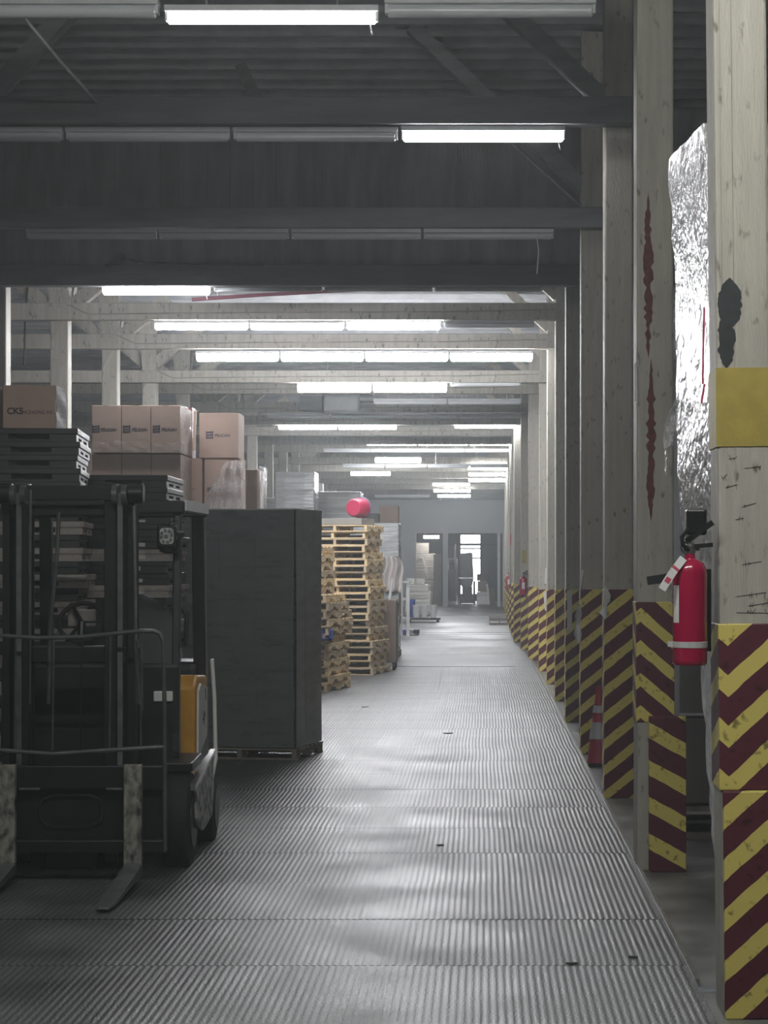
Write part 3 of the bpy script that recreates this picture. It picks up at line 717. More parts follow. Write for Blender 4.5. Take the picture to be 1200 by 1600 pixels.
for s in (-1, 1):
    for (yy, r, w, xo) in ((12.72, .265, .16, .605), (13.86, .2, .13, .60)):
        cx_ = MC+s*xo-s*w/2; x0, x1 = cx_-w/2, cx_+w/2
        prof = [(r*.62, 0), (r*.95, .01), (r, .03), (r, w-.03), (r*.95, w-.01), (r*.62, w)]
        mb = MB().lathe((0,0,0), prof, 30); mb.v = [Vector((x0+v.z, yy+v.x, r-.006+v.y)) for v in mb.v]
        wl = build('wheel', mb, M['rubber'], fl, smooth=True)
        mb = MB().lathe((0,0,0), [(r*.6, -.004), (r*.6, w*.4), (r*.2, w*.5), (r*.6, w*.6), (r*.6, w+.004)], 20); mb.v = [Vector((x0+v.z, yy+v.x, r-.006+v.y)) for v in mb.v]
        build('hub', mb, M['black'], wl, smooth=True)
mb = MB(); mb.box(-2.6, -1.8, 12.55, 12.85, .12, .35); build('drive_axle', mb, M['black'], fl, bevel=.02)

# ------------------------------------------------------------------ plastic pallets behind the forklift
def plastic_pallet(label, loc, rot, m, w=1.1, l=1.0, h=.088):
    p = thing('plastic_pallet', label, 'pallet', loc, rot, 'plastic pallets stacked behind the forklift')
    mb = MB(); mb.box(-w/2, w/2, 0, l, h*.55, h); build('deck', mb, m, p, bevel=.005, world=False)
    mb = MB(); mb.box(-w/2+.01, w/2-.01, 0.01, l-.01, 0, h*.16); build('runner', mb, m, p, world=False)
    for x in (-w/2+.01, -.09, w/2-.19):
        za, zb, zc = h*.16, h*.36, h*.55
        pts = [(.01,za),(.17,za),(.17,zb),(l/2-.08,zb),(l/2-.08,za),(l/2+.08,za),(l/2+.08,zb),(l-.17,zb),(l-.17,za),(l-.01,za),(l-.01,zc),(.01,zc)]
        build('stringer', MB().prism(pts, 'x', x, x+.18), m, p, world=False)
    return p
pa = plastic_pallet('black plastic pallet, lowest of the left stack behind the forklift', (-3.24, 15.2, 0), R(6), M['bplastic'])
pg = None
NA = 29; hA = PZ(668, 15.2)/NA
for k in range(NA):
    dx = random.uniform(-.012, .012); loc = (-3.24+dx, 15.2+random.uniform(-.02,.02), k*hA)
    top = NA-1-k
    lab = 'black plastic pallet, %s from the top of the left stack behind the forklift' % ORD[top]
    if k == 0: pa.location = loc; pa['label'] = lab; continue
    if k < NA-5 and k % 2:
        lab = lab.replace('black', 'weathered grey')
        if pg is None: pg = plastic_pallet(lab, loc, R(6), M['gplastic']); continue
        copy_thing(pg, (loc[0]+.04, loc[1], loc[2]), R(6), lab)
    else: copy_thing(pa, loc, R(6+random.uniform(-1,1)), lab)
NB = 26; hB = PZ(742, 16.6)/NB
for k in range(NB):
    top = NB-1-k; dx = random.uniform(-.06, .03) if top > 1 else .0
    src = pg if (k % 3 == 1 and top > 3) else pa
    copy_thing(src, (PX(262,16.6)-.55+dx, 16.6+random.uniform(-.02,.02), k*hB), R(random.uniform(-1,1)),
               '%s plastic pallet, %s from the top of the lower stack between the forklift pillars' % ('weathered grey' if src is pg else 'black', ORD[top]))

# ------------------------------------------------------------------ cartons
def carton(label, x0, x1, y0, y1, z0, z1, logo=None, m='card', rot=0, group=None, tape=True):
    cx_, cy_ = (x0+x1)/2, (y0+y1)/2; w, l, h = x1-x0, y1-y0, z1-z0
    c = thing('cardboard_box', label, 'box', (cx_, cy_, z0), rot, group)
    mb = MB(); mb.box(-w/2, w/2, -l/2, l/2, 0, h); build('carton', mb, M[m], c, bevel=.006, world=False)
    if tape:
        mb = MB(); mb.box(-.03, .03, -l/2-.0008, l/2+.0008, h-.0005, h+.001); build('tape', mb, M['tape'], c, world=False)
    if logo == 'cks':
        t = text_mb('CKS', h*.2, True); t = place(t, (-w/2+w*.08, -l/2-.001, h*.35)); build('lettering', t, M['ink'], c, world=False)
        t = text_mb('PACKAGING, INC.', h*.115); t = place(t, (-w/2+w*.36, -l/2-.001, h*.35))
        sx = w*.6/max(.01, max(v.x for v in t.v)-min(v.x for v in t.v)); x_0 = -w/2+w*.35
        t.v = [Vector((x_0+(v.x-x_0)*sx, v.y, v.z)) for v in t.v]; build('lettering', t, M['ink'], c, world=False)
    elif logo:
        s, lx, lz = logo          # size, left, base as shares
        mb = MB(); a = -w/2+w*lx; z = h*lz
        for q in range(3): mb.prism([(a, z+s*q*.34), (a+s*.9, z+s*(q*.34+.08)), (a+s*.9, z+s*(q*.34+.3)), (a, z+s*(q*.34+.22))], 'y', -l/2-.0012, -l/2)
        mb.box(a, a+s*.12, -l/2-.0012, -l/2, z, z+s); mb.box(a+s*.8, a+s*.92, -l/2-.0012, -l/2, z, z+s)
        build('logo_mark', mb, M['ink2'], c, world=False)
        t = place(text_mb('PELICAN', s*.5, True), (a+s*1.12, -l/2-.001, z+s*.28)); build('lettering', t, M['ink2'], c, world=False)
    return c
zA = PZ(668, 15.2)
d = 15.45
carton('brown printed box alone on top of the black pallets at left', PX(3,d), PX(86,d), d, d+.36, zA+.002, PZ(602,d), 'cks', rot=R(2))
carton('brown box beside the printed box at the left edge', PX(-110,d), PX(-2,d), d+.02, d+.4, zA+.002, PZ(603,d))
mb = MB().grid(lambda u, v: (PX(87,d)+.004+.012*math.sin(v*9+u*3)*v*(1-v)*2+.006*u, d-.004+.34*u, zA+.004+v*(PZ(603,d)-zA)), 6, 10)
o = build('plastic_or_lit_sheet', mb, M['paper'], loc=(PX(88,d), d, zA)); tag(o, 'white sheet painted for the lit right side of the printed box', 'sheet'); o.modifiers.new('s','SOLIDIFY').thickness = .002  # white sheet stands in for bright lamp light on the box side

def wrapped(name, label, x0, x1, y0, y1, z0, z1, m, cat='wrapped load', rot=0, bulge=.02, group=None, pivot=None, seed=1):
    """a film wrapped block with slightly bulging, uneven sides"""
    rnd = random.Random(seed); cx_, cy_ = (x0+x1)/2, (y0+y1)/2; w, l, h = (x1-x0)/2, (y1-y0)/2, z1-z0
    rings = []; nz = 14
    for k in range(nz+1):
        u = k/nz; ring = []
        rnd_b = bulge*rnd.uniform(.1, 1)
        for (sx, sy) in [(-1,-1),(-.5,-1),(0,-1),(.5,-1),(1,-1),(1,-.5),(1,0),(1,.5),(1,1),(.5,1),(0,1),(-.5,1),(-1,1),(-1,.5),(-1,0),(-1,-.5)]:
            b = rnd_b*(0 if abs(sx) == 1 and abs(sy) == 1 else 1)
            ring.append((sx*(w-.0)+(b*sx if abs(sx) == 1 else 0), sy*l+(b*sy if abs(sy) == 1 else 0), h*u))
        rings.append(ring)
    c = thing(name, label, cat, (cx_, cy_, z0), rot, group)
    build('load', MB().loft(rings), M[m], c, bevel=.012, world=False)
    return c
# cartons on the tall load behind the gray block
d = 24.75; xa, xb = PX(143,d), PX(282,d); w3 = (xb-xa)/3
zc0, zc1, zc2 = PZ(790,d), PZ(708,d), PZ(633,d)
g = 'printed cartons on the tall load'
for r, (za, zb, nm) in enumerate(((zc0, zc1-.01, 'lower'), (zc1, zc2, 'upper'))):
    for k in range(3):
        dy = .03 if r == 0 else 0
        carton('brown printed carton under film, %s of three in the %s layer behind the forklift' % (('left','middle','right')[k], nm),
               xa+k*w3+.003, xa+(k+1)*w3-.003, d+dy, d+.5, za+.002, zb-.002, (.085, .06 if k else .02, .42 if r else .25), group=g)
        carton('brown carton behind the %s box of the %s film-wrapped layer' % (('left','middle','right')[k], nm),
               xa+k*w3+.003, xa+(k+1)*w3-.003, d+.51, d+.98, za+.002, zb-.002, group=g)
def film_sleeve(name, label, x0, x1, y0, y1, z0, z1, m, seed=3):
    rnd = random.Random(seed)
    mb = MB()
    def side(u, v): return (x1+.01+.012*math.sin(u*7+v*5)+rnd.uniform(-.004,.004), y0-.01+(y1-y0)*u, z0+(z1-z0)*v)
    mb.grid(side, 8, 10)
    def band(u, v): return (x0+(x1+.01-x0)*u, y0-.012-.006*math.sin(u*30+v*8)+rnd.uniform(-.002,.002), z0+(z1-z0)*(.03+.22*v+.02*math.sin(u*5)))
    mb.grid(band, 22, 4)
    return tag(build(name, mb, M[m], loc=((x0+x1)/2, (y0+y1)/2, z0), smooth=True), label, 'film')
film_sleeve('stretch_film', 'clear stretch film on the right side of the upper printed cartons', xa, xb, d, d+.98, zc1-.012, zc2+.004, 'film')
film_sleeve('stretch_film', 'clear stretch film on the right side of the lower printed cartons', xa, xb, d+.03, d+.98, zc0, zc1-.02, 'film', 5)
def wood_pallet(label, loc, rot, m, w=1.0, l=1.14, h=.1, group=None):
    p = thing('wooden_pallet', label, 'pallet', loc, rot, group)
    t = .016
    mb = MB(); n = 7
    for k in range(n): mb.box(-w, 0, k*(l-.1)/(n-1), k*(l-.1)/(n-1)+.1, h-t, h)
    build('top_deck', mb, m, p, world=False)
    mb = MB()
    for k in (0, .5, 1): mb.box(-w, 0, k*(l-.1), k*(l-.1)+.1, 0, t)
    build('bottom_deck', mb, m, p, world=False)
    for x in (-w+.005, -w/2-.02, -.045):
        z0, z1 = t, h-t; zz = z0+(z1-z0)*.55
        pts = [(0,z0),(l*.16,z0),(l*.19,zz),(l*.35,zz),(l*.38,z0),(l*.62,z0),(l*.65,zz),(l*.81,zz),(l*.84,z0),(l,z0),(l,z1),(0,z1)]
        build('stringer', MB().prism(pts, 'x', x, x+.04), m, p, world=False)
    return p
wp = wood_pallet('grey wooden pallet under the pale load behind the forklift', (xb, d, 0), 0, M['oldwood'])
wrapped('wrapped_load', 'white banded load under the printed cartons behind the forklift', xa, xb, d, d+1.0, .11, zc0-.11, 'whitepack', seed=2)
copy_thing(wp, (xb, d, zc0-.108), 0, 'wooden pallet between the white load and the printed cartons')
# right hand cartons
d = 26.
zd0, zd1, zd2 = PZ(800,d), PZ(716,d), PZ(645,d)
carton('brown printed box standing highest, right of the film-wrapped cartons', PX(312,d), PX(373,d), d, d+.55, zd1+.003, zd2, (.09, .17, .42), rot=R(-1))
carton('brown box at left under the highest printed box', PX(286,d), PX(316,d), d+.02, d+.55, zd0, zd1, (.04, .05, .4))
carton('brown box at right under the highest printed box', PX(319,d), PX(376,d), d+.02, d+.55, zd0, zd1, (.05, .08, .38))
fb = thing('open_carton', 'dark open box with raised yellowish flap left of the highest printed box', 'box', (PX(303,d+.4), d+.36, zd1))
mb = MB(); mb.box(PX(296,d+.6), PX(307,d+.6), d+.2, d+.52, zd1, PZ(640,d+.6)); build('carton', mb, M['pipe'], fb)
mb = MB(); mb.bar((PX(309,d+.6), d+.24, zd1+.1), (PX(310,d+.6)+.01, d+.24, PZ(645,d+.6)), .03, .012); build('flap', mb, M['tape'], fb)
wrapped('wrapped_load', 'pale load under the right-hand brown boxes', PX(286,d), PX(378,d), d, d+.9, .11, zd0-.002, 'lightwrap', seed=4)
copy_thing(wp, (PX(380,d), d, 0), 0, 'wooden pallet under the right-hand brown boxes')
def sheetfn(u, v):
    # clear sheet: a slanting left edge rising to the right
    xl_ = PX(300 if v < .02 else 308+42*v, d-.06); xr_ = PX(379, d-.06)
    x = xl_+(xr_-xl_)*u
    return (x, d-.05-.03*math.sin(u*14+v*5)-.02*math.sin(v*17), zd0-.05+v*(PZ(720,d)-zd0+.05)*(1 if u > .2 else .97))
o = build('plastic_or_lit_sheet', MB().grid(sheetfn, 18, 14), M['filmthick'], loc=(PX(345,d), d-.05, zd0), smooth=True); tag(o, 'clear plastic sheet hanging in front of the right-hand brown boxes', 'sheet')
o.modifiers.new('s','SOLIDIFY').thickness = .002
wrapped('wrapped_load', 'narrow film-wrapped brown load right of the hanging plastic sheet', PX(382,27.5), PX(402,27.5), 27.5, 28.3, .0, PZ(733,27.5), 'card2', bulge=.04, seed=8)
film_sleeve('stretch_film', 'cloudy film on the right side of the narrow brown load', PX(381,27.5)-.02, PX(403,27.5)+.03, 27.44, 28.36, 1.2, PZ(728,27.5), 'filmthick', 11)
# dark loads beyond the left posts
for k, (x0, x1, yy, zt_) in enumerate(((-7.4,-5.9,37,3.6), (-9.2,-7.6,38,3.9), (-6.8,-5.6,45,3.7), (-5.0,-4.1,47,3.0))):
    wrapped('wrapped_load', ('dark load stacked high just beyond the left posts','dark load at the far left wall side','dark load farther beyond the left posts','grey load inside the left posts far back')[k], x0, x1, yy, yy+1.2, 0, zt_, 'card2' if k < 3 else 'lightwrap', seed=20+k)
# ------------------------------------------------------------------ big dark wrapped pallet load
ang = R(-11); c0 = Vector((PX(459,19.4), 19.4, 0)); wd_, ln_ = 1.0, .84
z0, z1 = .105, PZ(797, 19.4)
gl = thing('wrapped_pallet_load', 'tall dark film-wrapped carton load beside the forklift', 'wrapped load', tuple(c0), ang)
rings = []; rnd = random.Random(5)
for k in range(19):
    u = k/18; j = lambda a=.006: rnd.uniform(-a, a)
    rings.append([(-wd_, 0+j(.003), z0+u*(z1-z0)), (-.66, -.004+j(), z0+u*(z1-z0)), (-.33, -.004+j(), z0+u*(z1-z0)), (0+j(.004), 0+j(.004), z0+u*(z1-z0)), (.012+j(.004), ln_*.35, z0+u*(z1-z0)), (.012+j(.004), ln_*.7, z0+u*(z1-z0)), (0+j(.004), ln_, z0+u*(z1-z0)), (-.5, ln_+j(), z0+u*(z1-z0)), (-wd_, ln_, z0+u*(z1-z0))])
build('wrap', MB().loft(rings), M['greywrap'], gl, world=False, smooth=True)
mb = MB()
for k in range(1, 9): mb.box(-wd_+.01, -.01, -.0125, -.009, z0+k*.222, z0+k*.222+.003)
for x in (-.66, -.33): mb.box(x-.0015, x+.0015, -.0125, -.009, z0+.02, z1-.02)
for yy in (.3, .58): mb.box(.018, .0215, yy, yy+.006, z0+.02, z1-.02)
build('carton_seams', mb, M['greybox'], gl, world=False)
mb = MB(); mb.box(-.95, -.86, -.016, -.009, 1.33, 1.42); mb.box(-.84, -.8, -.016, -.009, 1.33, 1.42); build('paper_label', mb, M['greybox'], gl, world=False)['label'] = 'small grey paper label'
mb = MB().grid(lambda u, v: (.02+.004*math.sin(u*9+v*4), ln_*u, z0+(z1-z0)*v), 8, 16); build('lit_side_layer', mb, M['litfilm'], gl, world=False, smooth=True)['label'] = 'right side film painted pale for its glare'  # thin layer, film glare painted into its pale colour
mb = MB(); mb.box(-wd_-.01, .02, -.01, ln_+.01, z1, z1+.012); build('top_sheet', mb, M['lightwrap'], gl, world=False)['label'] = 'pale film folded over the top'
copy_thing(wp, tuple(c0+Matrix.Rotation(ang,3,'Z')@Vector((.03,-.01,0))), ang, 'pallet under the tall dark wrapped load').scale = (1.02,.76,.97)

# ------------------------------------------------------------------ wooden pallet stacks
aS = R(-9.7); cT = Vector((PX(577,33.8), 33.8, 0)); gT = 'pallets of the tall wooden stack'
base = None
NT = 22; hT = PZ(820, 33.8)/NT
pw = {}
for k in range(NT):
    m = 'wood' if k > 10 and random.random() < .8 else ('wood' if k in (2,5,8) else 'wood2')
    j = Vector((random.uniform(-.03,.03)-.04*(k > 12)+(.05 if k < 5 else 0), random.uniform(-.03,.03), 0))
    loc = tuple(cT+j+Vector((0,0,k*hT))); lab = 'wooden pallet, %s from the floor in the tall stack' % ORD[k]; rot = aS+R(random.uniform(-1.5,1.5))
    if m not in pw: pw[m] = wood_pallet(lab, loc, rot, M[m], group=gT); pw[m]['group'] = gT
    else: copy_thing(pw[m], loc, rot, lab, gT)
cS = Vector((PX(514,29.5), 29.5, 0)); NS = 18; hS = PZ(853, 29.5)/NS; gS = 'pallets of the shorter wooden stack'
for k in range(NS):
    m = 'wood' if random.random() < .55 else 'wood2'
    j = Vector((random.uniform(-.03,.03)-(.2 if k > 11 else 0)-(.02 if k > 5 else 0), random.uniform(-.03,.03), 0))
    copy_thing(pw[m], tuple(cS+j+Vector((0,0,k*hS))), R(-11.5+random.uniform(-2,2)), 'wooden pallet, %s from the floor in the shorter stack next to the dark load' % ORD[k], gS)
wrapped('wrapped_load', 'unseen dark block added to darken the gaps of the tall pallet stack', -2.75, -1.72, 35.3, 36.3, 0, 2.1, 'bplastic', seed=90)  # added unseen block, keeps light from showing through the pallet gaps
wrapped('wrapped_load', 'unseen dark block added to darken the gaps of the shorter pallet stack', -3.1, -2.1, 31.2, 32.2, 0, 1.8, 'bplastic', seed=91)  # same added dark backing for the shorter stack, out of sight
bb = thing('blue_bin', 'small blue plastic bin stuck in the front of the shorter pallet stack', 'bin', (PX(508,29.2), 29.2, PZ(1001,29.2)))
x0, x1, za, zb = PX(499,29.2), PX(518,29.2), PZ(1001,29.2), PZ(985,29.2)
mb = MB(); mb.box(x0, x1, 29.2, 29.62, za, za+.02); mb.box(x0, x0+.02, 29.2, 29.62, za, zb); mb.box(x1-.03, x1, 29.2, 29.62, za, zb); mb.box(x0, x1, 29.6, 29.62, za, zb); mb.box(x0, x1, 29.2, 29.215, za, za+.03)
build('shell', mb, M['blue'], bb)
sb = thing('sheet_board', 'grey board lying on top of the tall pallet stack', 'board', (cT.x-.5, cT.y+.1, NT*hT))
mb = MB(); mb.box(-.95, -.12, .1, 1.0, NT*hT, NT*hT+.1)
mb.v = [Matrix.Rotation(aS,3,'Z')@v+Vector((cT.x-.02, cT.y, 0)) for v in mb.v]; build('board', mb, M['greybox'], sb, bevel=.01)
tb = thing('round_tub', 'red-pink round tub lying on top of the tall pallet stack', 'tub', (PX(554,34.3), 34.3, NT*hT+.1))
cc = Vector((PX(552,34.3), 34.3, NT*hT+.1+.165)); ax = Vector((.35,.94,0)).normalized()
mb = MB().tube([cc, cc+ax*.05, cc+ax*.22, cc+ax*.3], [.115,.14,.15,.15], 28); build('tub', mb, M['pink'], tb, smooth=True)
Mr = Vector((0,0,1)).rotation_difference(ax).to_matrix()
mb = MB().torus(cc+ax*.31, .15, .018, Mr); build('rim', mb, M['purple'], tb, smooth=True)
# pale wrapped loads farther along
g = 'pale film-wrapped loads on the left'
for (x0, x1, yt, d, nm, lo) in ((430,491,737,42,'nearer tall pale wrapped',1.7), (493,563,768,46,'second pale wrapped',1.5)):
    a, b = PX(x0,d), PX(x1,d); zt_ = PZ(yt,d)
    copy_thing(wp, (b, d, 0), 0, 'pallet under the lower part of the %s load' % nm)
    wrapped('wrapped_load', 'lower block of the %s load on the left' % nm, a, b, d, d+1.1, .11, lo, 'lightwrap', group=g, seed=31)
    copy_thing(wp, (b, d, lo+.002), 0, 'pallet between the blocks of the %s load' % nm)
    wrapped('wrapped_load', 'upper block of the %s load on the left' % nm, a, b, d, d+1.1, lo+.111, zt_, 'lightwrap', group=g, seed=33)
carton('small white box on top between the two pale wrapped loads', PX(497,47), PX(508,47), 46.3, 46.6, PZ(768,46)+.002, PZ(757,47), m='paper', tape=False)
# load with boxes behind the tall pallet stack
d = 40.
copy_thing(wp, (PX(624,d), d, 0), 0, 'pallet under the shiny wrapped load behind the pallet stacks')
wrapped('wrapped_load', 'shiny film-wrapped load behind the tall pallet stack', PX(545,d), PX(623,d), d, d+1.1, .11, PZ(817,d), 'lightwrap', seed=41)
carton('dull brown box on the shiny wrapped load', PX(593,d), PX(622,d), d+.1, d+.6, PZ(817,d)+.002, PZ(790,d), m='card2')
carton('dark low box beside the dull brown box on the wrapped load', PX(572,d), PX(591,d), d+.1, d+.6, PZ(817,d)+.002, PZ(802,d), m='bplastic', tape=False)
def drape(u, v):
    x = PX(599,d-.3)+(PX(630,d-.3)-PX(599,d-.3))*u*(.75+.25*math.sin(v*3)); z = PZ(868,d-.3)+(PZ(925,d-.3)-PZ(868,d-.3))*v
    return (x+.02*math.sin(v*8), d-.09-.06*math.sin(u*11+v*2)-.02*v+.06*abs(u-.4), z-.1*(u-.5)**2)
o = build('draped_sheet', MB().grid(drape, 20, 14), M['cloth'], loc=(PX(614,d-.3), d-.3, PZ(925,d-.3)), smooth=True); tag(o, 'dusty white sheet hanging against the shiny wrapped load', 'sheet'); o.modifiers.new('s','SOLIDIFY').thickness = .004
mb = MB().lathe((PX(608,d-.8), d-.8, .55), [(.1,0),(.14,.02),(.17,.4),(.18,.42),(.16,.42),(.13,.05)], 18)
mb.box(PX(608,d-.8)-.14, PX(608,d-.8)+.14, d-.94, d-.66, 0, .55)
bn = thing('waste_bin', 'dark teal bin under the draped white sheet', 'bin', (PX(608,d-.8), d-.8, 0)); build('body', mb, M['teal'], bn, smooth=False)
mb = MB().tube([W(607,950,39.15), W(613,905,39.3)], .022, 8)
tag(build('white_pole', mb, M['paper'], loc=W(607,950,39.15), smooth=True), 'slanting white pole sticking out of the teal bin', 'pole')
d = 35.2
bx = thing('wheeled_board', 'tall brown board on a caster beside the tall pallet stack', 'board', (PX(612,d), d+.1, 0))
mb = MB(); mb.box(PX(590,d+.2), PX(618.5,d), d+.05, d+.9, .12, PZ(938,d)); build('panel', mb, M['card2'], bx, bevel=.01)
for yy in (d+.12, d+.8):
    mb = MB(); c_ = Vector((PX(615,d), yy, .06)); mb.cyl(c_+Vector((-.02,0,0)), c_+Vector((.02,0,0)), .058, n=16); mb.box(c_.x-.025, c_.x+.025, yy-.03, yy+.03, .09, .125); build('caster', mb, M['rubber'], bx, smooth=False)
# white rack, blue jack, buckets
d = 51.
rk = thing('white_rack', 'narrow white metal rack on the left before the buckets', 'rack', (PX(626,d), d, 0))
for px, w_, t in ((617,6,906), (624,5,915), (635,5,918)):
    mb = MB(); mb.box(PX(px,d), PX(px+w_,d), d, d+.08, 0, PZ(t,d)); build('upright', mb, M['paper'], rk)
for t in (908, 935, 965): 
    mb = MB(); mb.box(PX(617,d), PX(640,d), d+.02, d+.5, PZ(t+3,d), PZ(t,d)); build('shelf', mb, M['batten'], rk)
mb = MB(); mb.box(PX(623,d), PX(627,d), d-.05, d+.02, .1, PZ(905,d)+.05); build('leaning_rail', mb, M['batten'], rk)
pj = thing('pallet_jack', 'low blue pallet jack on the floor beside the white rack', 'pallet jack', (PX(642,52), 52, 0))
mb = MB(); mb.box(PX(628,52), PX(641,52), 51.9, 52.5, .02, .13); build('frame', mb, M['blue'], pj, bevel=.02)
mb = MB(); mb.box(PX(641,52), PX(646,52), 51.92, 52.4, .02, .12); build('plate', mb, M['band'], pj)
mb = MB(); mb.box(PX(646,52), PX(655,52), 51.9, 52.5, .02, .13); build('fork', mb, M['teal'], pj, bevel=.02)
d = 63.
dl = thing('dolly', 'low dark platform under the row of white buckets', 'platform', (PX(664,d), d, 0))
mb = MB(); mb.box(PX(636,d), PX(688,d), d-.1, d+.7, .06, .12); build('deck', mb, M['bplastic'], dl)
for px in (640, 684):
    mb = MB(); mb.box(PX(px,d)-.04, PX(px,d)+.04, d, d+.08, -.0, .06); build('foot', mb, M['rubber'], dl)
for k, (px, m, nm, dy) in enumerate(((649,'paper','leftmost white bucket in the row near the end wall',0), (662,'paper','middle white bucket in the row near the end wall',0), (676,'paper','rightmost white bucket in the row near the end wall',0), (642,'blue','blue bucket behind the left end of the white bucket row',.35))):
    b_ = thing('bucket', nm, 'bucket', (PX(px+1,d+dy), d+.15+dy, .121), 0, 'buckets near the end wall'); r_ = .1
    mb = MB().lathe((PX(px+1,d+dy), d+.15+dy, .121), [(r_*.85,0),(r_,.3 if m == 'paper' else .44),(r_*1.06,.3 if m == 'paper' else .44),(r_*1.06,.33 if m == 'paper' else .48)], 18); build('pail', mb, M[m], b_, smooth=True)
    mb = MB().lathe((PX(px+1,d+dy), d+.15+dy, .121+(.33 if m == 'paper' else .48)), [(r_*1.08,0),(r_*1.08,.02)], 18); build('lid', mb, M[m], b_)
d = 70.
copy_thing(wp, (PX(673,d), d, 0), 0, 'pallet under the white bags by the end wall')
for k in range(4):
    wrapped('bag_layer', 'layer of white bags, %s from the floor, stacked by the end wall' % ORD[k], PX(633,d)+.01*k, PX(672,d)-.05*(k == 3), d, d+.9, .11+k*.215, .11+k*.215+.21, 'whitepack', 'bags', bulge=.05, seed=50+k)
for px, nm in ((640,'left'), (655,'right')): wrapped('white_sack', '%s small white sack on top of the white bags' % nm, PX(px-6,d), PX(px+7,d), d+.1, d+.5, .972, PZ(904,d), 'whitepack', 'bag', bulge=.05, seed=60)
# end wall openings: goods beyond
d = 87.
for k in range(6): wrapped('carton_layer', 'grey carton layer, %s from the floor in the left end-wall opening' % ORD[k], PX(646,d), PX(680,d), d, d+1, k*.33, k*.33+.325, 'oldwood', 'boxes', bulge=.02, seed=70+k)
wrapped('carton_layer', 'short carton layer topping the stack in the left end-wall opening', PX(648,d), PX(670,d), d, d+.8, 1.982, 2.38, 'oldwood', 'boxes', seed=77)
wrapped('tall_carton', 'tall grey carton at the right of the left end-wall opening', PX(678,86), PX(690,86), 86, 86.5, 0, PZ(866,86), 'greybox', 'box', seed=78)
mb = MB().grid(lambda u, v: (PX(650,86.95)+.42*u+.05*v, 86.95-.05*math.sin(u*6), PZ(892,86.7)+.5*math.sin(math.pi*(.3+.6*u))-.45*v*(u > .6)), 10, 5)
o = build('white_cloth', mb, M['cloth'], loc=W(655,895,86.7)); tag(o, 'white cloth hung over the cartons in the left opening', 'cloth'); o.modifiers.new('s','SOLIDIFY').thickness = .02
lamp_row('back room seen through the left opening', 86.3, 661, 687, 839, True, 1, th=.12)
hp = thing('tilting_hopper', 'grey tilting hopper standing before the bright window beyond the end wall', 'hopper', (PX(729,89), 89, 0))
d = 89.
mb = MB().prism([(PX(717,d),PZ(865,d)),(PX(738,d),PZ(863,d)),(PX(740,d),PZ(905,d)),(PX(737,d),PZ(918,d)),(PX(722,d),PZ(918,d)),(PX(717,d),PZ(908,d))], 'y', d, d+.6); build('tub', mb, M['midgrey'], hp, bevel=.06)
mb = MB(); mb.box(PX(716,d), PX(741,d), d-.03, d+.02, PZ(904,d), PZ(902,d)); build('rim', mb, M['steel'], hp)
mb = MB(); mb.box(PX(722,d), PX(738,d), d+.1, d+.5, .18, PZ(917,d)); mb.box(PX(716,d), PX(742,d), d, d+.6, .04, .2); build('stand', mb, M['bplastic'], hp)
for px in (716, 741):
    mb = MB(); mb.cyl((PX(px,d), d+.1, 0), (PX(px,d), d+.1, .9), .04, n=8); build('leg', mb, M['steel'], hp)
ct = thing('shelf_cart', 'dark shelf cart left of the grey hopper beyond the end wall', 'cart', (PX(706,88), 88, 0))
mb = MB(); mb.box(PX(699,88), PX(714,88), 88, 88.7, .15, PZ(890,88)); mb.box(PX(699,88), PX(714,88), 88, 88.7, PZ(882,88), PZ(880,88)); build('cabinet', mb, M['bplastic'], ct)
for px in (699, 713):
    mb = MB(); mb.box(PX(px,88), PX(px,88)+.05, 88, 88.06, 0, PZ(873,88)); build('upright', mb, M['steel'], ct)
mb = MB(); mb.box(PX(699,88), PX(714,88), 88, 88.7, PZ(875,88), PZ(872,88)); build('top_shelf', mb, M['greybox'], ct)
wire('hanging_hose', [W(712,850,87.6), W(711,872,87.6), W(714,892,87.5), W(713,915,87.5), W(719,945,87.5)], .04, M['midgrey'], 'pale hose hanging beside the grey hopper', 'hose')
d = 88.
carton('white crate lowest in the small stack right of the hopper', PX(745,d), PX(762,d), d, d+.5, .01, PZ(931,d), m='paper', tape=False)
carton('white lidded crate second in the small stack right of the hopper', PX(745,d), PX(761,d), d, d+.5, PZ(931,d)+.01, PZ(925,d), m='batten', tape=False)
carton('brown box third in the small stack right of the hopper', PX(746,d), PX(761,d), d, d+.5, PZ(925,d)+.01, PZ(908,d), m='card2', tape=False)
carton('black box topping the small stack right of the hopper', PX(745,d), PX(764,d), d, d+.5, PZ(908,d)+.01, PZ(897,d), m='bplastic', tape=False)
wire('white_post', [W(761,912,87.6), W(763,925,87.6), W(764,945,87.6)], .05, M['whitep'], 'white curved post right of the small crate stack', 'post')
mb = MB(); mb.box(PX(765,88.2), PX(773,88.2), 88.2, 88.5, 0, PZ(918,88.2)); tag(build('olive_board', mb, M['olive'], loc=(PX(769,88.2), 88.2, 0)), 'olive green board standing right of the small crate stack', 'board')
mb = MB(); mb.box(PX(690,94), PX(800,94), 95.88, 96.0, PZ(852,94), PZ(849,94)); tag(build('cross_bar', mb, M['black'], loc=(PX(745,94), 94, PZ(850,94))), 'dark bar crossing the back room in front of the window', 'bar')
copy_thing(wp, (PX(797,61), 60.4, 0), 0, 'low grey pallet lying on the floor at the foot of the far columns').scale = (.56,.8,1.2)
copy_thing(wp, (PX(797,61), 60.4, .13), 0, 'grey pallet lying on another pallet at the foot of the far columns').scale = (.56,.8,1.2)

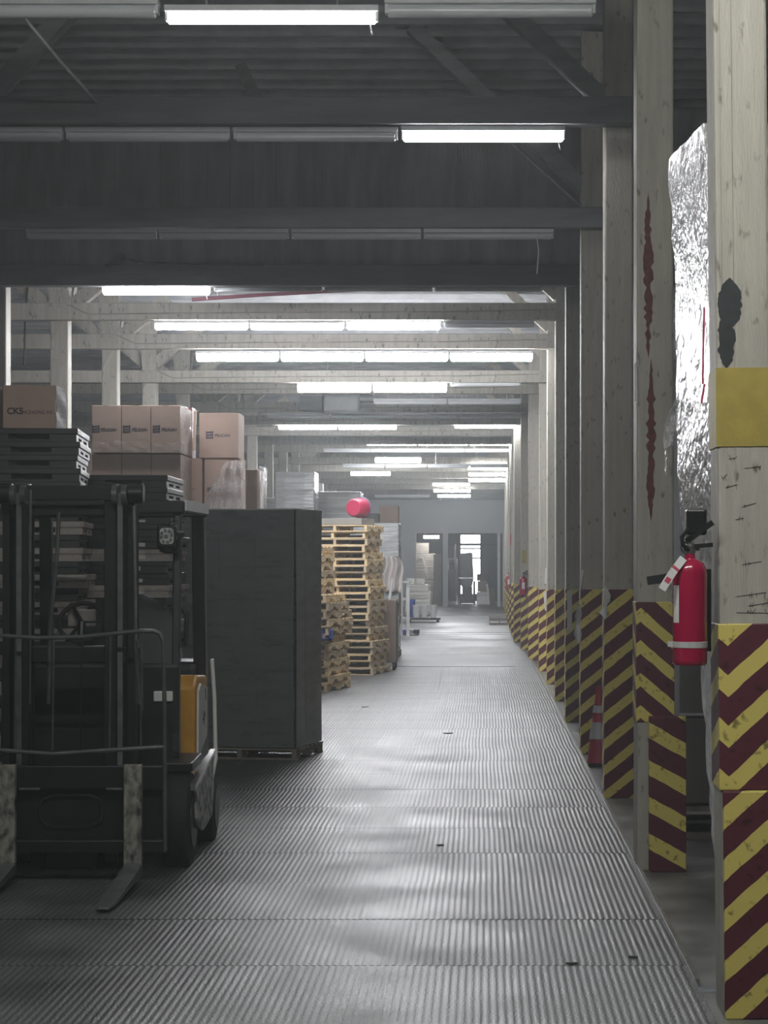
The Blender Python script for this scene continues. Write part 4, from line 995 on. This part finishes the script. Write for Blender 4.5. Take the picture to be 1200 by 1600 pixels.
# ------------------------------------------------------------------ right side goods
# leaning film-wrapped load between the first two columns
rings = []; rnd = random.Random(9)
key = [(0,1.14),(.25,1.125),(.6,1.1),(1.2,1.06),(1.6,1.0),(2.1,.945),(2.6,.945),(3.1,.93),(3.5,.91),(3.645,.902)]
zs = [k*3.64/48 for k in range(49)]
for z in zs:
    for (a, b) in zip(key, key[1:]):
        if a[0] <= z <= b[0]: x = a[1]+(b[1]-a[1])*(z-a[0])/(b[0]-a[0]); break
    zz = z
    ring = []
    for k in range(9): ring.append((x+.085*(1-k/8)+rnd.uniform(-.007,.007), 10.1+.9*k/8, zz-.0*(1-k/8)))
    ring += [(x+.55, 11.02, zz), (x+1.1, 11.0, zz), (x+1.1, 10.1, zz), (x+.6, 10.08, zz)]
    rings.append(ring)
wl = thing('wrapped_load', 'tall wrinkled white plastic-wrapped load between the two nearest columns', 'wrapped load', (1.6, 10.5, -.03))
build('wrap', MB().loft(rings), M['foil'], wl, smooth=True)
def tail(u, v):
    pts = [(1057,625),(1045,640),(1038,665),(1036,690),(1040,705),(1037,720),(1040,742)]
    i = min(int(v*6), 5); f = v*6-i; a, b = pts[i], pts[i+1]
    px, py = a[0]+(b[0]-a[0])*f, a[1]+(b[1]-a[1])*f
    wdt = (14, 17, 19, 17, 6, 4, 1)[min(6, int(v*6+.5))]
    p = W(px+wdt*u, py, 10.95); return (p.x, p.y-.03*math.sin(u*5+v*9), p.z)
o = build('film_tail', MB().grid(tail, 5, 18), M['filmthick'], wl, smooth=True); o.modifiers.new('s','SOLIDIFY').thickness = .002
mb = MB(); d = 10.2
mb.bar(W(1100,480,9.85), W(1098,600,9.85), .008, .008); mb.bar(W(1101,600,9.85), W(1096,630,9.85), .008, .008); build('red_strap', mb, M['tagred'], wl)['label'] = 'thin red strap'
d = 14.2
copy_thing(wp, (1.95, d-.02, -.03), 0, 'dark pallet under the grey carton behind the second column').scale = (.75,1,2)
gc = thing('grey_carton', 'tall grey carton load behind the second column', 'box', (1.6, d+.4, .185))
mb = MB(); mb.box(1.235, 1.95, d, d+.9, .186, 1.22); build('carton', mb, M['greybox'], gc, bevel=.01)
mb = MB(); mb.box(1.235, 1.95, d-.003, d, .72, .726); build('seam', mb, M['dark'], gc)
mb = MB(); mb.box(1.235, 1.6, d-.004, d, .735, .75); build('strap', mb, M['whitep'], gc)
wrapped('wrapped_load', 'dark goods stacked beyond the right-hand columns', 1.7, 3.2, 16.5, 17.7, -.03, 3.0, 'card2', seed=81)
wrapped('wrapped_load', 'dark goods far beyond the nearest column at the right edge', 2.2, 3.6, 12.0, 13.2, -.03, 2.4, 'greywrap', seed=82)

# ------------------------------------------------------------------ fire extinguishers
def extinguisher(label, c, r, h, big=True):
    x, y_, z = c
    e = thing('fire_extinguisher', label, 'fire extinguisher', c, 0, 'red fire extinguishers on the columns')
    n = 28 if big else 14
    mb = MB().lathe(c, [(r*.9,0),(r*.98,.006),(r,.02),(r,h*.86),(r*.95,h*.91),(r*.8,h*.955),(r*.5,h*.99),(r*.3,h),(r*.28,h*1.05),(.01,h*1.05)], n); build('cylinder', mb, M['red'], e, smooth=True)
    mb = MB().lathe((x, y_, z+h*1.045), [(r*.3,0),(r*.34,.012),(r*.34,.03),(r*.2,.04)], n); mb.bar((x-r*.4, y_, z+h*1.1), (x+r*.55, y_, z+h*1.1), .02, .022); build('valve', mb, M['steel'], e)
    mb = MB(); mb.bar((x-r*.2, y_, z+h*1.16), (x+r*1.3, y_-.02, z+h*1.34), .022, .02); mb.bar((x-r*.1, y_, z+h*1.11), (x+r*1.3, y_-.02, z+h*1.13), .02, .016); build('lever', mb, M['black'], e)
    if big:
        mb = MB(); mb.tube([(x-.005, y_-.02, z+h*1.08), (x-.03, y_-.03, z+h*1.13), (x-.035, y_-.035, z+h*1.2), (x-.01, y_-.04, z+h*1.28)], .008, 8); build('hose', mb, M['rubber'], e, smooth=True)
        mb = MB(); mb.box(PX(1072,y_), PX(1104,y_), y_-.02, y_+.05, PZ(836,y_), PZ(795,y_)); mb.bar(W(1076,836,y_), W(1076,868,y_), .02, .02); build('handle_grip', mb, M['black'], e, bevel=.01)
        mb = MB().torus((x-.012, y_-.01, z+h*1.1), .022, .004, Matrix.Rotation(R(90),3,'X'), 16, 6); build('pin_ring', mb, M['steel'], e, smooth=True)
        mb = MB().lathe((x, y_, z+PZ(1008,y_)-PZ(1040,y_)), [(r*1.01,-.012),(r*1.03,-.011),(r*1.03,.011),(r*1.01,.012)], n); mb.box(x-r*1.3, x-r*.95, y_-.01, y_+.01, z+.07, z+.09); build('mount_strap', mb, M['band'], e)
        mb = MB(); mb.box(x+r*.2, x+r+.02, y_+r*.7, y_+r+.02, z+.05, z+h*.9); build('wall_bracket', mb, M['black'], e)
        mb = MB(); pts = []
        for k in range(7):
            a = R(196+k*5); pts.append((x+(r+.0012)*math.cos(a), y_+(r+.0012)*math.sin(a)))
        for (p, q) in zip(pts, pts[1:]): mb.add([(p[0],p[1],z+h*.4),(q[0],q[1],z+h*.4),(q[0],q[1],z+h*.75),(p[0],p[1],z+h*.75)], [(0,1,2,3)])
        build('sticker', mb, M['paper'], e)
        T0, T1, T2 = W(1068,872,y_-.05), W(1052,893,y_-.075), W(1034,921,y_-.08)
        mb = MB().bar(T0, T1, .03, .0015, (0,1,0)); mb.bar(T1, T2, .03, .0015, (0,1,0)); tg = build('inspection_tag', mb, M['paper'], e); tg['label'] = 'white paper inspection tag'
        mb = MB().bar(T1+(T0-T1)*.15+Vector((0,-.002,0)), T1+(T0-T1)*.32+Vector((0,-.002,0)), .03, .001, (0,1,0)); mb.bar(T1+(T2-T1)*.35+Vector((0,-.002,0)), T1+(T2-T1)*.6+Vector((0,-.002,0)), .02, .001, (0,1,0)); build('tag_print', mb, M['tagred'], tg)
    else:
        mb = MB(); mb.box(x-r*.4, x+r*.4, y_-r-.003, y_-r+.003, z+h*.35, z+h*.7); build('sticker', mb, M['paper'], e)
    return e
ye = 8.62
extinguisher('large red fire extinguisher with a paper tag on the nearest column', (PX(1080,ye), ye+.05, PZ(1040,ye)), .0655, .405)
extinguisher('small distant red fire extinguisher, nearer of the two by the far columns', (PX(818,43.1), 43.42, PZ(931,43.1)), .07, .36, False)
extinguisher('small distant red fire extinguisher, farther of the two by the far columns', (PX(795,59), 59.42, PZ(921,59)), .07, .36, False)
mb = MB(); mb.box(PX(797,55.5), PX(801,55.5), 55.46, 55.5, PZ(852,55.5), PZ(835,55.5)); tag(build('red_sign', mb, M['tagred'], loc=W(799,844,55.5)), 'small red sign high on a far column', 'sign')
mb = MB(); mb.box(XLEFT[9]+.02, XLEFT[9]+.1, D[9]-.02, D[9], PZ(880,D[9]), PZ(860,D[9])); tag(build('yellow_plate', mb, M['yband'], loc=W(817,870,D[9])), 'yellow patch plate on a far column above the extinguisher', 'plate')

# traffic cone
cx_, cy_ = PX(936,19.2), 19.2
cn = thing('traffic_cone', 'red traffic cone with a grey band between the third and fourth columns', 'traffic cone', (cx_, cy_, -.03))
mb = MB(); mb.box(cx_-.12, cx_+.13, cy_-.13, cy_+.13, -.03, 0); build('foot', mb, M['rubber'], cn, bevel=.01)
mb = MB().lathe((cx_, cy_, 0), [(.105,0),(.1,.02),(.024,.62),(.02,.64)], 24); build('body', mb, M['cone'], cn, smooth=True)
mb = MB().lathe((cx_, cy_, 0), [(.081,.2),(.063,.34)], 24); mb.v = [Vector((cx_+(v.x-cx_)*1.02, cy_+(v.y-cy_)*1.02, v.z)) for v in mb.v]; build('reflective_band', mb, M['band'], cn, smooth=True)
mb = MB().lathe((cx_, cy_, 0), [(.055,.42),(.046,.48)], 24); build('reflective_band', mb, M['band'], cn, smooth=True)

# torn wrap scraps on the columns
def scrap(label, pts, d, m='paper'):
    poly = [((px-CX)*d/F, H-(py-CY)*d/F) for px, py in pts]
    cx0 = sum(p[0] for p in poly)/len(poly); cz0 = sum(p[1] for p in poly)/len(poly)
    mb = MB().prism(poly, 'y', d-.012, d-.009)
    mb.v = [Vector((v.x, v.y-.03*abs(math.sin((v.z-cz0)*14)), v.z)) for v in mb.v]
    tag(build('plastic_scrap', mb, M[m], loc=(cx0, d, cz0)), label, 'scrap', 'torn wrap scraps on the columns')
scrap('torn pale plastic scrap on the left edge of the third column', [(945,914),(949,921),(954,930),(953,940),(948,946),(948,962),(946,968),(936,957),(943,948),(943,930)], D[2]-.01)
scrap('long torn plastic scrap on the left edge of the fourth column', [(907,944),(909,960),(906,978),(909,990),(907,1003),(902,1004),(896,990),(900,975),(898,962),(903,946)], D[3]-.01, 'band')
scrap('narrow pale strip taped above the scrap on the fourth column', [(908,890),(912,890),(911,905),(906,928),(904,928)], D[3]-.01)
scrap('pale strip hanging on the left edge of the fifth column', [(886,922),(893,922),(894,950),(893,985),(886,984)], D[4])
scrap('white paper scrap on the eighth column', [(852,887),(858,888),(857,912),(851,912)], D[7]-.01)
scrap('white ragged scrap under the paper on the eighth column', [(849,926),(855,922),(860,932),(860,943),(855,955),(851,953)], D[7]-.01)
scrap('white strip on the left edge of the second column', [(990,572),(994,566),(995,630),(991,628)], D[1]-.01)
# floor debris
for k, (px, py, s, nm) in enumerate(((892,1506,.03,'black scrap on the ribbed floor in the right foreground'), (988,1496,.025,'small black scrap near the right floor edge'), (688,1321,.03,'thin dark scrap in the middle of the ribbed floor'), (700,1146,.07,'flat dark scrap far along the ribbed floor'), (570,1105,.05,'small dark scrap left of the aisle middle'))):
    d = H*F/(py-CY); p = W(px, py, d)
    poly = [(p.x+s*math.cos(a)*random.uniform(.6,1), p.y+s*.8*math.sin(a)*random.uniform(.6,1)) for a in [2*math.pi*q/7 for q in range(7)]]
    tag(build('floor_scrap', MB().prism(poly, 'z', .0, .006), M['rubber'], loc=(p.x, p.y, 0)), nm, 'scrap')
